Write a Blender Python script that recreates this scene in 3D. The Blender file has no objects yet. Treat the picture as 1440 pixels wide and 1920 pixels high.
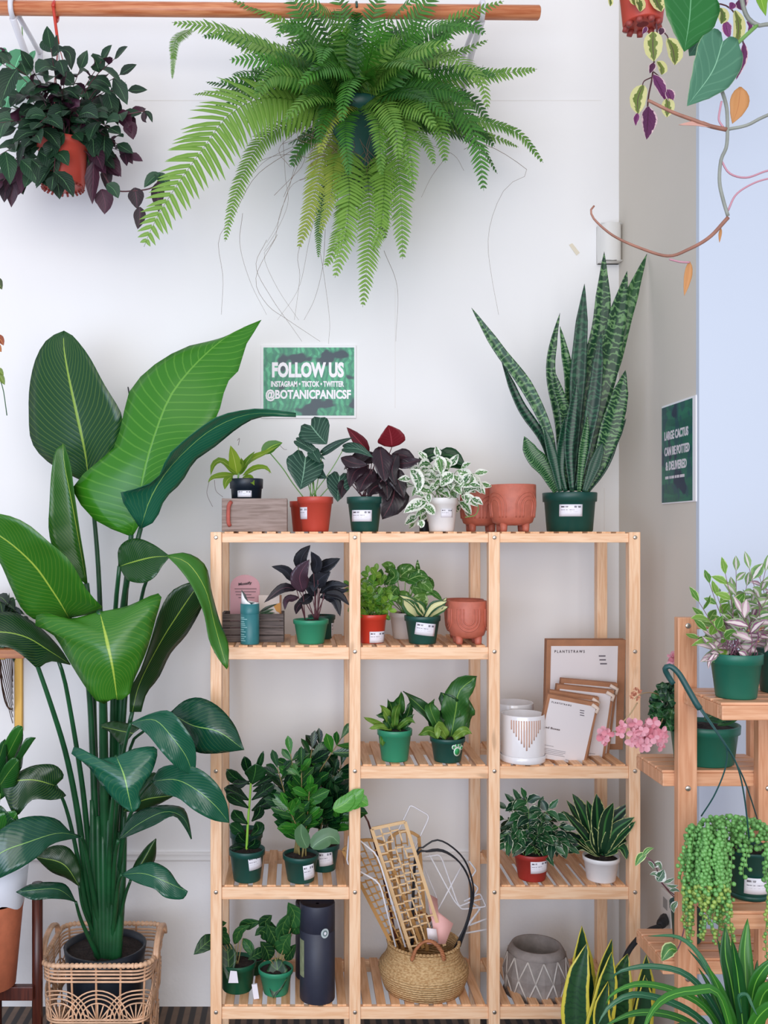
import bpy, math, random
from mathutils import Vector, Matrix
R_ = random.Random(7)
C = bpy.context.scene.collection
F, CX, CY, H = 1830.0, 556.0, 1000.0, 1.60      # focal length in px (frame 1440x1920), vanishing point, eye height

# ---------------------------------------------------------------- camera, world, light, exposure
sc = bpy.context.scene
cd = bpy.data.cameras.new('camera'); cam = bpy.data.objects.new('camera', cd); C.objects.link(cam)
cam.location = (0, 0, H); cam.rotation_euler = (math.pi/2, 0, 0)
cd.sensor_fit = 'AUTO'; cd.sensor_width = 36; cd.lens = F/1920*36
cd.shift_x = (720-CX)/1920; cd.shift_y = (CY-960)/1920
cd.clip_start = .05
sc.camera = cam
w = bpy.data.worlds.new('world'); sc.world = w; w.use_nodes = True
w.node_tree.nodes['Background'].inputs[0].default_value = (0.80, 0.84, 1.0, 1)
w.node_tree.nodes['Background'].inputs[1].default_value = 0.74
def area(name, loc, target, size, power, col):
    l = bpy.data.lights.new(name, 'AREA'); l.shape = 'RECTANGLE'; l.size, l.size_y = size; l.energy = power; l.color = col
    o = bpy.data.objects.new(name, l); C.objects.link(o); o.location = loc
    o.rotation_euler = (Vector(target)-Vector(loc)).to_track_quat('-Z', 'Y').to_euler()
    return o
area('shop_window_light', (0.1, -2.6, 2.2), (0.4, 3.1, 1.2), (4.6, 3.2), 142, (1, .955, .895))
area('upper_fill_light', (-1.2, -0.3, 3.9), (0.2, 3.2, 1.7), (2.6, 1.6), 15, (1, .93, .82))  # added warm fill from above, tints the upper wall; no window there
area('low_fill_light', (-1.5, -1.2, 1.1), (-0.1, 3.2, .55), (2.4, 1.8), 62, (.60, .74, 1))  # added cool fill, brightens the lower left; not a real window
vs = sc.view_settings
vs.view_transform = 'Standard'; vs.look = 'None'; vs.gamma = 1; vs.use_curve_mapping = False
vs.exposure = 0.08

# ---------------------------------------------------------------- helpers
def hx(h):
    c = [int(h[i:i+2], 16)/255 for i in (0, 2, 4)]
    return tuple(x/12.92 if x <= .04045 else ((x+.055)/1.055)**2.4 for x in c)+(1,)
def P(x, y, Y): return Vector(((x-CX)*Y/F, Y, H-(y-CY)*Y/F))
def PX(x, Y): return (x-CX)*Y/F
def PZ(y, Y): return H-(y-CY)*Y/F

class G:                                     # tiny node-graph helper
    def __init__(s, name):
        s.m = bpy.data.materials.new(name); s.m.use_nodes = True; s.t = s.m.node_tree
        s.b = s.t.nodes['Principled BSDF']; s.out = s.t.nodes['Material Output']
    def n(s, typ, **kw):
        d = s.t.nodes.new(typ)
        for k, v in kw.items(): setattr(d, k, v)
        return d
    def put(s, sock, v):
        if isinstance(v, bpy.types.NodeSocket): s.t.links.new(v, sock)
        else: sock.default_value = v
    def math(s, op, a, b=0.0, c=0.0, clamp=False):
        d = s.n('ShaderNodeMath', operation=op, use_clamp=clamp)
        s.put(d.inputs[0], a); s.put(d.inputs[1], b); s.put(d.inputs[2], c); return d.outputs[0]
    def mix(s, f, a, b, blend='MIX'):
        d = s.n('ShaderNodeMix', data_type='RGBA', blend_type=blend)
        s.put(d.inputs[0], f); s.put(d.inputs[6], a); s.put(d.inputs[7], b); return d.outputs[2]
    def smooth(s, x, lo, hi):
        d = s.n('ShaderNodeMapRange', interpolation_type='SMOOTHSTEP'); s.put(d.inputs[0], x)
        s.put(d.inputs[1], lo); s.put(d.inputs[2], hi); return d.outputs[0]
    def coord(s, which='Object', scale=(1, 1, 1)):
        c = s.n('ShaderNodeTexCoord'); mp = s.n('ShaderNodeMapping'); mp.inputs['Scale'].default_value = scale
        s.t.links.new(c.outputs[which], mp.inputs[0]); return mp.outputs[0]
    def noise(s, vec, scale, detail=3, out='Fac', dist=0.0):
        d = s.n('ShaderNodeTexNoise'); s.put(d.inputs['Vector'], vec); d.inputs['Scale'].default_value = scale
        d.inputs['Detail'].default_value = detail; d.inputs['Distortion'].default_value = dist; return d.outputs[out]
    def bump(s, h, strength=.3, dist=.002):
        d = s.n('ShaderNodeBump'); s.put(d.inputs['Height'], h); d.inputs['Strength'].default_value = strength
        d.inputs['Distance'].default_value = dist; s.t.links.new(d.outputs[0], s.b.inputs['Normal'])
    def col(s, c): s.put(s.b.inputs['Base Color'], c)
    def rough(s, r): s.put(s.b.inputs['Roughness'], r)

MC = {}
def plain(name, color, rough=.5, metal=0.0, noise=0.0, nscale=30, bump=0.0, coat=0.0):
    if name in MC: return MC[name]
    g = G(name); c = hx(color)
    if noise:
        f = g.noise(g.coord(), nscale, 4)
        g.col(g.mix(g.smooth(f, .3, .7), tuple(x*(1-noise) for x in c[:3])+(1,), tuple(min(1, x*(1+noise)) for x in c[:3])+(1,)))
    else: g.col(c)
    if bump: g.bump(g.noise(g.coord(), nscale*3, 4), bump)
    g.rough(rough); g.b.inputs['Metallic'].default_value = metal
    g.b.inputs['Coat Weight'].default_value = coat
    MC[name] = g.m; return g.m
def wood(name, a, b, axis, rough=.45, scale=9, knots=True):
    if name in MC: return MC[name]
    g = G(name); s = [14.0, 14.0, 14.0]; s[axis] = 1.1
    v = g.coord('Object', s)
    n1 = g.noise(v, scale, 5, dist=.4); n2 = g.noise(g.coord('Object', [x*.35 for x in s]), 6, 2)
    c = g.mix(g.smooth(n1, .32, .72), hx(a), hx(b)); c = g.mix(g.math('MULTIPLY', g.smooth(n2, .45, .75), .35), c, hx(b))
    if knots:
        q = [5.0]*3; q[axis] = 1.6
        n3 = g.noise(g.coord('Object', q), 4.3, 1)
        c = g.mix(g.math('MULTIPLY', g.smooth(n3, .70, .78), .5), c, tuple(x*.45 for x in hx(b)[:3])+(1,))
    g.col(c); g.rough(rough); g.bump(n1, .12, .001); MC[name] = g.m; return g.m
def leafm(name, base, dark=None, vein=None, vw=.05, ns=0, sv=.35, slant=.35, edge=None, ew=.75, en=.25, back=None, rough=.38, trans=.18,
          blotch=None, bl=.55, bs=90, bands=None, bn=26, stripe=None, var=.35):
    """base/dark: tone range; vein: midrib; ns: side-vein pairs; edge: margin colour from ew outwards; stripe: centre stripe; bands: cross bands"""
    if name in MC: return MC[name]
    g = G(name)
    uv = g.n('ShaderNodeUVMap').outputs[0]; sp = g.n('ShaderNodeSeparateXYZ'); g.t.links.new(uv, sp.inputs[0])
    u, v = sp.outputs[0], sp.outputs[1]
    e = g.math('ABSOLUTE', g.math('SUBTRACT', g.math('MULTIPLY', u, 2.0), 1.0))
    at = g.n('ShaderNodeAttribute', attribute_name='tone').outputs['Fac']
    bs_ = hx(base); deep = .74 if bs_[1] > max(bs_[0], bs_[2]) else .9
    dk = tuple(x*deep for x in (hx(dark)[:3] if dark else [y*.55 for y in bs_[:3]]))+(1,); bs_ = tuple(x*deep for x in bs_[:3])+(1,)
    c = g.mix(g.smooth(at, 0.0, 1.0), dk, bs_)
    nz = g.noise(g.coord('Object', (1, 1, 1)), bs, 3)
    if blotch: c = g.mix(g.smooth(nz, bl, bl+.06), c, hx(blotch))
    if bands:
        w = g.math('ADD', g.math('MULTIPLY', v, float(bn)), g.math('MULTIPLY', g.noise(g.coord(), 38, 2), 3.0))
        w = g.math('ABSOLUTE', g.math('SUBTRACT', g.math('FRACT', w), .5))
        c = g.mix(g.math('MULTIPLY', g.smooth(w, .26, .42), .8), c, hx(bands))
    if edge:
        th = g.math('ADD', g.math('MULTIPLY', g.math('SUBTRACT', nz, .5), en*2), ew)
        c = g.mix(g.smooth(e, th, g.math('ADD', th, .06)), c, hx(edge))
    if stripe: c = g.mix(g.math('SUBTRACT', 1.0, g.smooth(e, stripe[1], stripe[1]+.1)), c, hx(stripe[0]))
    vc = hx(vein) if vein else tuple(min(1, x*1.7+.01) for x in hx(base)[:3])+(1,)
    h = g.math('SUBTRACT', 1.0, g.smooth(e, vw*.4, vw))
    if ns:
        w = g.math('FRACT', g.math('MULTIPLY', g.math('SUBTRACT', v, g.math('MULTIPLY', e, slant)), float(ns)))
        w = g.math('ABSOLUTE', g.math('SUBTRACT', w, .5))
        ln = g.math('SUBTRACT', 1.0, g.smooth(w, .03, .12)); c = g.mix(g.math('MULTIPLY', ln, sv), c, vc)
        g.bump(g.math('ADD', w, g.math('MULTIPLY', h, 1.0)), .25, .0015)
    c = g.mix(h, c, vc)
    if back:
        gm = g.n('ShaderNodeNewGeometry').outputs['Backfacing']; c = g.mix(gm, c, hx(back))
    g.col(c); g.rough(rough)
    tr = g.n('ShaderNodeBsdfTranslucent'); g.t.links.new(c, tr.inputs[0]) if isinstance(c, bpy.types.NodeSocket) else None
    mx = g.n('ShaderNodeMixShader'); mx.inputs[0].default_value = trans
    g.t.links.new(g.b.outputs[0], mx.inputs[1]); g.t.links.new(tr.outputs[0], mx.inputs[2]); g.t.links.new(mx.outputs[0], g.out.inputs[0])
    MC[name] = g.m; return g.m

class MB:
    def __init__(s): s.v = []; s.f = []; s.uv = []; s.t = []; s.mi = []; s.cm = 0
    def add(s, vs, fs, uvs=None, tone=.5):
        o = len(s.v); s.v += vs; s.uv += uvs if uvs else [(0, 0)]*len(vs); s.t += [tone]*len(vs)
        s.f += [tuple(i+o for i in f) for f in fs]; s.mi += [s.cm]*len(fs)
    def grid(s, rows, uvr=None, tone=.5, closed=False):
        n = len(rows[0]); m = len(rows); vs = [p for r in rows for p in r]
        uvs = [(j/(n-1 if not closed else n), i/(m-1)) for i in range(m) for j in range(n)] if uvr is None else uvr
        fs = []
        for i in range(m-1):
            for j in range(n-1 if not closed else n):
                k = (j+1) % n; fs.append((i*n+j, i*n+k, (i+1)*n+k, (i+1)*n+j))
        s.add(vs, fs, uvs, tone)
    def box(s, x0, x1, y0, y1, z0, z1, M=None):
        vs = [Vector((x, y, z)) for z in (z0, z1) for y in (y0, y1) for x in (x0, x1)]
        if M: vs = [M @ p for p in vs]
        s.add(vs, [(0, 2, 3, 1), (4, 5, 7, 6), (0, 1, 5, 4), (1, 3, 7, 5), (3, 2, 6, 7), (2, 0, 4, 6)],
              [(0, 0), (1, 0), (0, 0), (1, 0), (0, 1), (1, 1), (0, 1), (1, 1)])
    def tube(s, pts, r0, r1=None, n=6, tone=.5, cap=True):
        r1 = r0 if r1 is None else r1; m = len(pts); rows = []; up = None
        for i, p in enumerate(pts):
            t = (pts[min(i+1, m-1)]-pts[max(i-1, 0)])
            if t.length < 1e-9: t = Vector((0, 0, 1))
            t.normalize()
            if up is None: up = t.orthogonal().normalized()
            up = (up-t*up.dot(t)); up = up.normalized() if up.length > 1e-6 else t.orthogonal().normalized()
            b = t.cross(up); r = r0+(r1-r0)*i/(m-1)
            rows.append([p+up*math.cos(a)*r+b*math.sin(a)*r for a in [k*2*math.pi/n for k in range(n)]])
        o = len(s.v); s.grid(rows, tone=tone, closed=True)
        if cap:
            s.f += [tuple(o+k for k in range(n))[::-1], tuple(o+(m-1)*n+k for k in range(n))]; s.mi += [s.cm]*2
    def lathe(s, prof, c, n=32, sx=1, tone=.5, fn=None):
        rows = []
        for r, z in prof:
            rows.append([Vector((c[0]+sx*r*math.cos(a)*(fn(a, z) if fn else 1), c[1]+r*math.sin(a)*(fn(a, z) if fn else 1), c[2]+z)) for a in [k*2*math.pi/n for k in range(n)]])
        s.grid(rows, tone=tone, closed=True)
    def ball(s, c, r, n=6, m=4, tone=.5, sz=1):
        rows = [[Vector((c[0]+r*math.sin(b)*math.cos(a), c[1]+r*math.sin(b)*math.sin(a), c[2]-sz*r*math.cos(b))) for a in [k*2*math.pi/n for k in range(n)]] for b in [math.pi*(.02+.96*i/m) for i in range(m+1)]]
        s.grid(rows, tone=tone, closed=True)
    def build(s, name, mat, parent=None, org=Vector((0, 0, 0)), smooth=True, bevel=0, solid=0, loc=None):
        me = bpy.data.meshes.new(name); me.from_pydata([tuple(p-org) for p in s.v], [], s.f)
        for m in (mat if isinstance(mat, list) else [mat]): me.materials.append(m)
        me.polygons.foreach_set('material_index', s.mi); me.polygons.foreach_set('use_smooth', [smooth]*len(s.f))
        li = [0]*len(me.loops); me.loops.foreach_get('vertex_index', li)
        ul = me.uv_layers.new(name='UVMap'); ul.data.foreach_set('uv', [c for i in li for c in s.uv[i]])
        at = me.attributes.new('tone', 'FLOAT', 'POINT'); at.data.foreach_set('value', s.t)
        o = bpy.data.objects.new(name, me); C.objects.link(o)
        if parent: o.parent = parent
        if loc is not None: o.location = loc
        if bevel:
            b = o.modifiers.new('bevel', 'BEVEL'); b.width = bevel; b.segments = 2; b.limit_method = 'ANGLE'
            if smooth:
                me.polygons.foreach_set('use_smooth', [False]*len(s.f))
        if solid:
            b = o.modifiers.new('solid', 'SOLIDIFY'); b.thickness = solid; b.offset = 0
        me.update(); return o

class Thing:
    def __init__(s, name, label, cat, loc, group=None):
        s.org = Vector(loc); s.o = bpy.data.objects.new(name, None); C.objects.link(s.o); s.o.location = s.org
        s.o.empty_display_size = .03; s.o['label'] = label; s.o['category'] = cat
        if group: s.o['group'] = group
    def part(s, name, mb, mat, parent=None, label=None, **kw):
        o = mb.build(name, mat, parent or s.o, s.org, **kw)
        if label: o['label'] = label
        return o
def single(name, mb, mat, label, cat, loc, group=None, **kw):
    loc = Vector(loc); o = mb.build(name, mat, None, loc, loc=loc, **kw)
    o['label'] = label; o['category'] = cat
    if group: o['group'] = group
    return o
def struct(name, mb, mat, **kw):
    o = mb.build(name, mat, **kw); o['kind'] = 'structure'; return o

def cat(pts, n):                                   # Catmull-Rom resample (uniform in chord length)
    pts = [Vector(p) for p in pts]
    if len(pts) == 2: return [pts[0].lerp(pts[1], i/(n-1)) for i in range(n)]
    d = [0]
    for i in range(1, len(pts)): d.append(d[-1]+max(1e-9, (pts[i]-pts[i-1]).length))
    out = []
    for i in range(n):
        s = d[-1]*i/(n-1); k = 0
        while k < len(pts)-2 and s > d[k+1]: k += 1
        t = (s-d[k])/(d[k+1]-d[k]); p1, p2 = pts[k], pts[k+1]
        p0 = pts[k-1] if k else p1*2-p2; p3 = pts[k+2] if k+2 < len(pts) else p2*2-p1
        out.append(.5*((2*p1)+(p2-p0)*t+(2*p0-5*p1+4*p2-p3)*t*t+(3*p1-p0-3*p2+p3)*t**3))
    return out
PR = {'ovate': [(0, .1), (.12, .62), (.3, .98), (.45, 1), (.7, .7), (.88, .32), (1, .0)],
      'round': [(0, .2), (.1, .65), (.3, .97), (.5, 1), (.75, .85), (.92, .45), (1, .08)],
      'lance': [(0, .12), (.2, .65), (.42, 1), (.65, .8), (.85, .4), (1, 0)],
      'obov': [(0, .1), (.2, .42), (.5, .9), (.68, 1), (.85, .72), (.95, .38), (1, .05)],
      'heart': [(0, .72), (.06, .88), (.14, .97), (.25, 1), (.5, .86), (.72, .55), (.88, .25), (1, 0)],
      'strap': [(0, .5), (.25, .9), (.5, 1), (.75, .82), (.92, .4), (1, 0)],
      'sword': [(0, .4), (.25, .68), (.55, 1), (.8, .75), (.93, .32), (1, 0)],
      'pinna': [(0, .8), (.15, 1), (.5, .8), (.8, .5), (1, .05)],
      'petal': [(0, .25), (.3, .8), (.65, 1), (.9, .7), (1, .3)]}
def prof(k, t):
    T = PR[k]
    for i in range(len(T)-1):
        if t <= T[i+1][0]:
            a, b = T[i], T[i+1]; s = (t-a[0])/(b[0]-a[0]); return a[1]+(b[1]-a[1])*(s*s*(3-2*s)*.4+s*.6)
    return T[-1][1]
CAMN = Vector((0, -1, .45))
def leaf(mb, mid, wd, n=None, pr='ovate', fold=.25, wave=0, rows=8, cols=4, tone=None, curl=0):
    c = cat(mid, rows+1); n = CAMN if n is None else n; out = []; tone = R_.uniform(0, 1) if tone is None else tone
    ph = R_.uniform(0, 6)
    for i, p in enumerate(c):
        t = i/rows; T = (c[min(i+1, rows)]-c[max(i-1, 0)]).normalized(); S = T.cross(n)
        S = S.normalized() if S.length > 1e-4 else T.orthogonal().normalized(); N = S.cross(T)
        hw = wd/2*prof(pr, t); row = []
        for j in range(cols+1):
            u = -1+2*j/cols; a = abs(u)
            q = p+S*(u*hw)+N*(a*hw*fold-curl*a*a*hw)
            if wave: q += N*(math.sin(t*rows*1.3+ph+(1 if u > 0 else 3))*wave*a*wd)
            if pr == 'heart': q -= T*(wd*.17*math.sqrt(max(0, 4*a*(1-a)))*(1-t)**6)
            row.append(q)
        out.append(row)
    mb.grid(out, tone=tone)
def PL(mb, pts, wpx, Y, Y1=None, **kw):            # leaf along pixel points at depth Y..Y1
    Y1 = Y if Y1 is None else Y1; m = len(pts)-1
    leaf(mb, [P(x, y, Y+(Y1-Y)*i/m) for i, (x, y) in enumerate(pts)], wpx*Y/F, **kw)
def leaf3(mb, L, M, Rr, Y0, Y1, dl, dr, sag=0, rows=18, tone=None, rip=.0035, cols=8):
    m2 = lambda pl: cat([Vector((x, y, 0)) for x, y in pl], rows+1)
    l, c, r = m2(L), m2(M), m2(Rr); out = []; tone = R_.uniform(.2, .8) if tone is None else tone
    ph = R_.uniform(0, 6)
    for i in range(rows+1):
        t = i/rows; s = math.sin(math.pi*min(1, t*1.02+.0)); Y = Y0+(Y1-Y0)*t+sag*s; row = []
        for j in range(cols+1):
            u = -1+2*j/cols; a = abs(u); e = l[i] if u < 0 else r[i]; q = c[i].lerp(e, a); d = (dl if u < 0 else dr)
            yy = Y+d*s*a**1.4+rip*a*math.sin(t*rows*1.9+ph+u)
            row.append(P(q.x, q.y, yy))
        out.append(row)
    mb.grid(out, tone=tone)
def TU(mb, pts, r, Y, Y1=None, r1=None, n=6, sm=None, tone=.5):
    Y1 = Y if Y1 is None else Y1; m = len(pts)-1
    w = [P(p[0], p[1], p[2] if len(p) > 2 else Y+(Y1-Y)*i/m) for i, p in enumerate(pts)]
    if len(w) > 2 or sm: w = cat(w, sm or 4*len(w))
    mb.tube(w, r, r1, n, tone)
def perp(T):
    a = R_.uniform(0, 2*math.pi); u = T.orthogonal().normalized(); return u*math.cos(a)+T.cross(u)*math.sin(a)
def vine(mbL, mbS, pts, n, L, W, pr='ovate', t0=.15, r=.0016, ang=60, opp=False, droop=.25, fold=.25, camb=.5, rows=5, jit=.25, cols=4, tip=True):
    c = cat(pts, 3*n+6); mbS.tube(cat(pts, max(6, n+4)), r, r*.5, 5)
    for k in range(n):
        t = t0+(1-t0)*(k+.5)/n; i = min(len(c)-2, int(t*(len(c)-1))); T = (c[i+1]-c[i]).normalized()
        for sgn in ((1, -1) if opp else ((1 if k % 2 else -1),)):
            q = Vector((sgn, 0, 0)) if R_.random() < .7 else perp(T)
            q = q+Vector((0, R_.uniform(-1, .6), R_.uniform(-.3, .5))); q = (q-T*q.dot(T)).normalized()
            a = math.radians(ang*R_.uniform(.7, 1.25)); D = (T*math.cos(a)+q*math.sin(a)).normalized()
            l = L*R_.uniform(1-jit, 1+jit); p = c[i]; dz = Vector((0, 0, -droop*l))
            nn = Vector((R_.uniform(-.5, .5), -camb*R_.uniform(.4, 1.6), R_.uniform(.2, 1)))
            leaf(mbL, [p, p+D*l*.5+dz*.15, p+D*l+dz], W*l/L, n=nn, pr=pr, fold=fold, rows=rows, cols=cols)
    if tip:
        T = (c[-1]-c[-3]).normalized(); leaf(mbL, [c[-1], c[-1]+T*L*.5, c[-1]+T*L*.9], W*.8, pr=pr, fold=fold, rows=rows, cols=cols)
def rosette(mbL, c, n, L, W, e0, e1, pr='lance', droop=.3, r0=.005, fold=.3, wave=0, rows=8, az0=0, jit=.12, tone=None, squash=1.0):
    for k in range(n):
        az = math.radians(137.5*k+az0); el = math.radians(e0+(e1-e0)*k/max(1, n-1)+R_.uniform(-6, 6))
        D = Vector((math.cos(az)*math.cos(el), math.sin(az)*math.cos(el)*squash, math.sin(el))).normalized(); l = L*(1-.25*k/n)*R_.uniform(1-jit, 1+jit)
        h = Vector((D.x, D.y, 0)); b = c+Vector((math.cos(az)*r0, math.sin(az)*r0, 0))
        pts = [b, b+D*l*.35, b+D*l*.7+Vector((0, 0, -droop*l*.22)), b+D*l*.95+h*.05*l+Vector((0, 0, -droop*l*.7))]
        up = Vector((-D.x*.8, -D.y*.8, 1.0))
        leaf(mbL, pts, W*R_.uniform(.85, 1.15), n=up, pr=pr, fold=fold, wave=wave, rows=rows, tone=tone)

# text as mesh, fitted to a rectangle in a plane (o = lower-left corner, U right, V up)
def text_mesh(s, o, U, V, wd, ht, bold=.02, bottom=False):
    cu = bpy.data.curves.new('t', 'FONT'); cu.body = s; cu.size = 1; cu.offset = bold; cu.extrude = 0; cu.resolution_u = 3
    ob = bpy.data.objects.new('t', cu); C.objects.link(ob)
    me = bpy.data.meshes.new_from_object(ob.evaluated_get(bpy.context.evaluated_depsgraph_get()))
    xs = [v.co.x for v in me.vertices]; ys = [v.co.y for v in me.vertices]
    x0, x1, y0, y1 = min(xs), max(xs), min(ys), max(ys); mb = MB()
    mb.add([o+U*((v.co.x-x0)/(x1-x0)*wd)+V*((v.co.y-y0)/(y1-y0)*ht) for v in me.vertices], [tuple(p.vertices) for p in me.polygons])
    bpy.data.objects.remove(ob); bpy.data.curves.remove(cu); bpy.data.meshes.remove(me); return mb
XU, ZU = Vector((1, 0, 0)), Vector((0, 0, 1))

# ---------------------------------------------------------------- materials
bam_v = wood('bamboo_vertical', 'F7D0AA', 'E8B488', 2); bam_h = wood('bamboo_horizontal', 'F7D0AA', 'E8B488', 0)
bam_d = wood('bamboo_depth', 'ECBB8E', 'D69C6A', 1)
std_v = wood('stand_wood_vertical', 'DDA680', 'C98A62', 2); std_h = wood('stand_wood_horizontal', 'E0AC86', 'CB8E66', 0)
steel = plain('bolt_steel', 'C9C0B4', .3, .9)
soil = plain('potting_soil', '2A1F1B', .95, 0, .6, 160, 1.0)
green_pot = plain('green_plastic', '17634F', .42, 0, .06, 20); dkgreen_pot = plain('dark_green_plastic', '12483F', .42, 0, .08, 20)
ltgreen_pot = plain('light_green_plastic', '2F8A66', .42); deepgreen_pot = plain('deep_green_plastic', '0C5136', .45)
red_pot = plain('red_plastic', 'BF4636', .45); redb_pot = plain('red_brown_plastic', '9E2E28', .45); brightred = plain('bright_red_plastic', 'C83A28', .35)
black_pot = plain('black_plastic', '16202B', .4); white_pot = plain('white_plastic', 'E9E6E4', .4, 0, .03, 20)
cream_pot = plain('cream_plastic', 'CFC3BA', .5); terra = plain('terracotta_glaze', 'BC6752', .5, 0, .07, 60)
stem_g = plain('stem_green', '6E9A4E', .5); stem_d = plain('stem_dark', '2F5A33', .5); stem_p = plain('stem_purple', '5A3138', .5)
# ================================================================ the setting
g = G('wall_paint')
n1 = g.noise(g.coord(), 1.3, 3); n2 = g.noise(g.coord(), 42, 6)
g.col(g.mix(g.smooth(n1, .3, .7), hx('F0EEEC'), hx('F3F2F1'))); g.rough(.75)
zz = g.n('ShaderNodeSeparateXYZ'); g.t.links.new(g.coord(), zz.inputs[0])
low = g.math('SUBTRACT', 1.0, g.smooth(zz.outputs[2], .35, .6))
g.bump(g.math('MULTIPLY', n2, g.math('ADD', g.math('MULTIPLY', low, 1.2), .12)), .45, .003); wallm = g.m
g = G('shaded_side_paint'); g.col(g.mix(g.smooth(g.noise(g.coord(), 1.1, 3), .3, .7), hx('D3CBBE'), hx('D7CFC3'))); g.rough(.75); sidem = g.m  # white side wall, its shade put into a darker beige
g = G('daylit_white_paint'); g.col(hx('C9D2DF')); g.rough(.7); whitew = g.m  # white paint with the bluish cast of daylight put into its colour
trimm = plain('trim_paint', 'ECE9E6', .6)
WY = 3.3
m = MB(); m.box(-2.6, 1.2, WY, WY+.1, 0, 4.2); struct('wall_back', m, wallm, smooth=False)
m = MB(); m.box(1.09, 1.2, 2.66, WY, 0, 4.2); struct('wall_right', m, sidem, smooth=False)
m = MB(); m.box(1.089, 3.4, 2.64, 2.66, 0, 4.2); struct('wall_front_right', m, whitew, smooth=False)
g = G('floor_boards'); v = g.coord('Object', (1, 1, 1)); sx = g.n('ShaderNodeSeparateXYZ'); g.t.links.new(v, sx.inputs[0])
fr = g.math('FRACT', g.math('MULTIPLY', sx.outputs[0], 26.0)); st = g.smooth(g.math('ABSOLUTE', g.math('SUBTRACT', fr, .5)), .2, .3)
g.col(g.mix(st, g.mix(g.noise(v, 30, 3), hx('5E4A3C'), hx('7A6350')), hx('2A2422'))); g.rough(.6)
m = MB(); m.box(-2.6, 3.4, -1.5, WY, -.05, 0); struct('floor', m, g.m, smooth=False)
# dado rail along the wall, small rounded profile
m = MB(); zr = PZ(1606, WY)
m.grid([[Vector((x, WY-d, zr+z)) for x in (-2.6, 1.09)] for d, z in ((0, .017), (.008, .016), (.012, .009), (.006, .003), (.013, -.004), (.012, -.012), (0, -.015))])
struct('trim_1', m, trimm)
# panel joints on the wall: hairline battens
m = MB(); m.box(PX(250, WY), PX(1128, WY), WY-.0012, WY, PZ(189, WY), PZ(187.6, WY)); struct('trim_2', m, trimm, smooth=False)
m = MB(); m.box(PX(740, WY), PX(741.6, WY), WY-.0012, WY, PZ(765, WY), PZ(540, WY)); struct('trim_3', m, trimm, smooth=False)
m = MB(); m.box(PX(1132, WY), PX(1134, WY), WY-.0015, WY, PZ(1000, WY), PZ(915, WY)); struct('trim_4', m, trimm, smooth=False)

# motion sensor box in the corner
t = Thing('alarm_sensor', 'small white sensor box mounted high in the wall corner', 'sensor', P(1146, 490, 3.27))
m = MB(); a = P(1125, 490, 3.26); b = P(1167, 419, 3.26)
m.grid([[Vector((a.x+(b.x-a.x)*.5*(1-math.cos(q*math.pi/8)), WY-.012-.045*math.sin(q*math.pi/8)**.6, z)) for q in range(9)] for z in (a.z, b.z)])
m.box(a.x, b.x, WY-.013, WY, a.z, b.z); m.box(a.x+.002, b.x-.002, WY-.05, WY, a.z, a.z+.003); m.box(a.x+.002, b.x-.002, WY-.05, WY, b.z-.003, b.z)
t.part('body', m, plain('sensor_plastic', 'E3E1DC', .45))
m = MB(); m.tube([P(1133, 488, 3.245), P(1156, 488, 3.245)], .002, n=6); t.part('seam', m, plain('sensor_grey', '8E8C88', .5))
# little curly hook and tape mark
m = MB(); TU(m, [(240, 726, 3.29), (243, 740, 3.27), (248, 732, 3.265), (252, 742, 3.265), (258, 734, 3.27), (268, 730, 3.29)], .0022, 3.28)
single('wall_hook', m, plain('dark_metal', '3A3A3C', .4, .6), 'small dark wire hook on the wall beside the largest leaf', 'hook', P(254, 735, 3.29))
m = MB(); m.add([P(1067, 459, 3.2985), P(1073, 456, 3.2985), P(1087, 474, 3.2985), P(1081, 479, 3.2985)], [(0, 3, 2, 1)])
single('tape_piece', m, plain('old_tape', 'E2D8C2', .5), 'scrap of yellowed tape on the wall left of the sensor', 'tape', P(1076, 478, 3.2985), smooth=False, solid=.0006)
# outlet with plugged cord on the side wall
t = Thing('wall_outlet', 'cream outlet plate low on the side wall behind the wooden plant stand', 'outlet', (1.088, 2.86, .47))
m = MB(); m.box(1.081, 1.09, 2.82, 2.90, .43, .55); t.part('plate', m, plain('outlet_plastic', 'D8CFC4', .4), bevel=.003)
m = MB(); m.box(1.0795, 1.0815, 2.845, 2.875, .50, .53); t.part('socket', m, plain('socket_grey', '8b857d', .4), smooth=False)
t = Thing('power_cord', 'thick black power cord with plug leading down behind the yellow-edged snake plant', 'cord', (1.06, 2.85, .45))
m = MB(); TU(m, [(1238, 1737, 2.80), (1218, 1744, 2.78), (1195, 1762, 2.75), (1175, 1790, 2.72), (1165, 1830, 2.70), (1163, 1900, 2.68), (1160, 2080, 2.66), (1150, 2103, 2.655)], .0075, 2.7, n=8, sm=36)
cb = plain('cord_rubber', '15171C', .5); t.part('cable', m, cb)
m = MB(); a = P(1236, 1737, 2.80); b = Vector((1.079, 2.855, a.z+.0)); m.tube([a, a.lerp(b, .25), a.lerp(b, .3), b], .009, .016, n=10); t.part('plug', m, cb)

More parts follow.
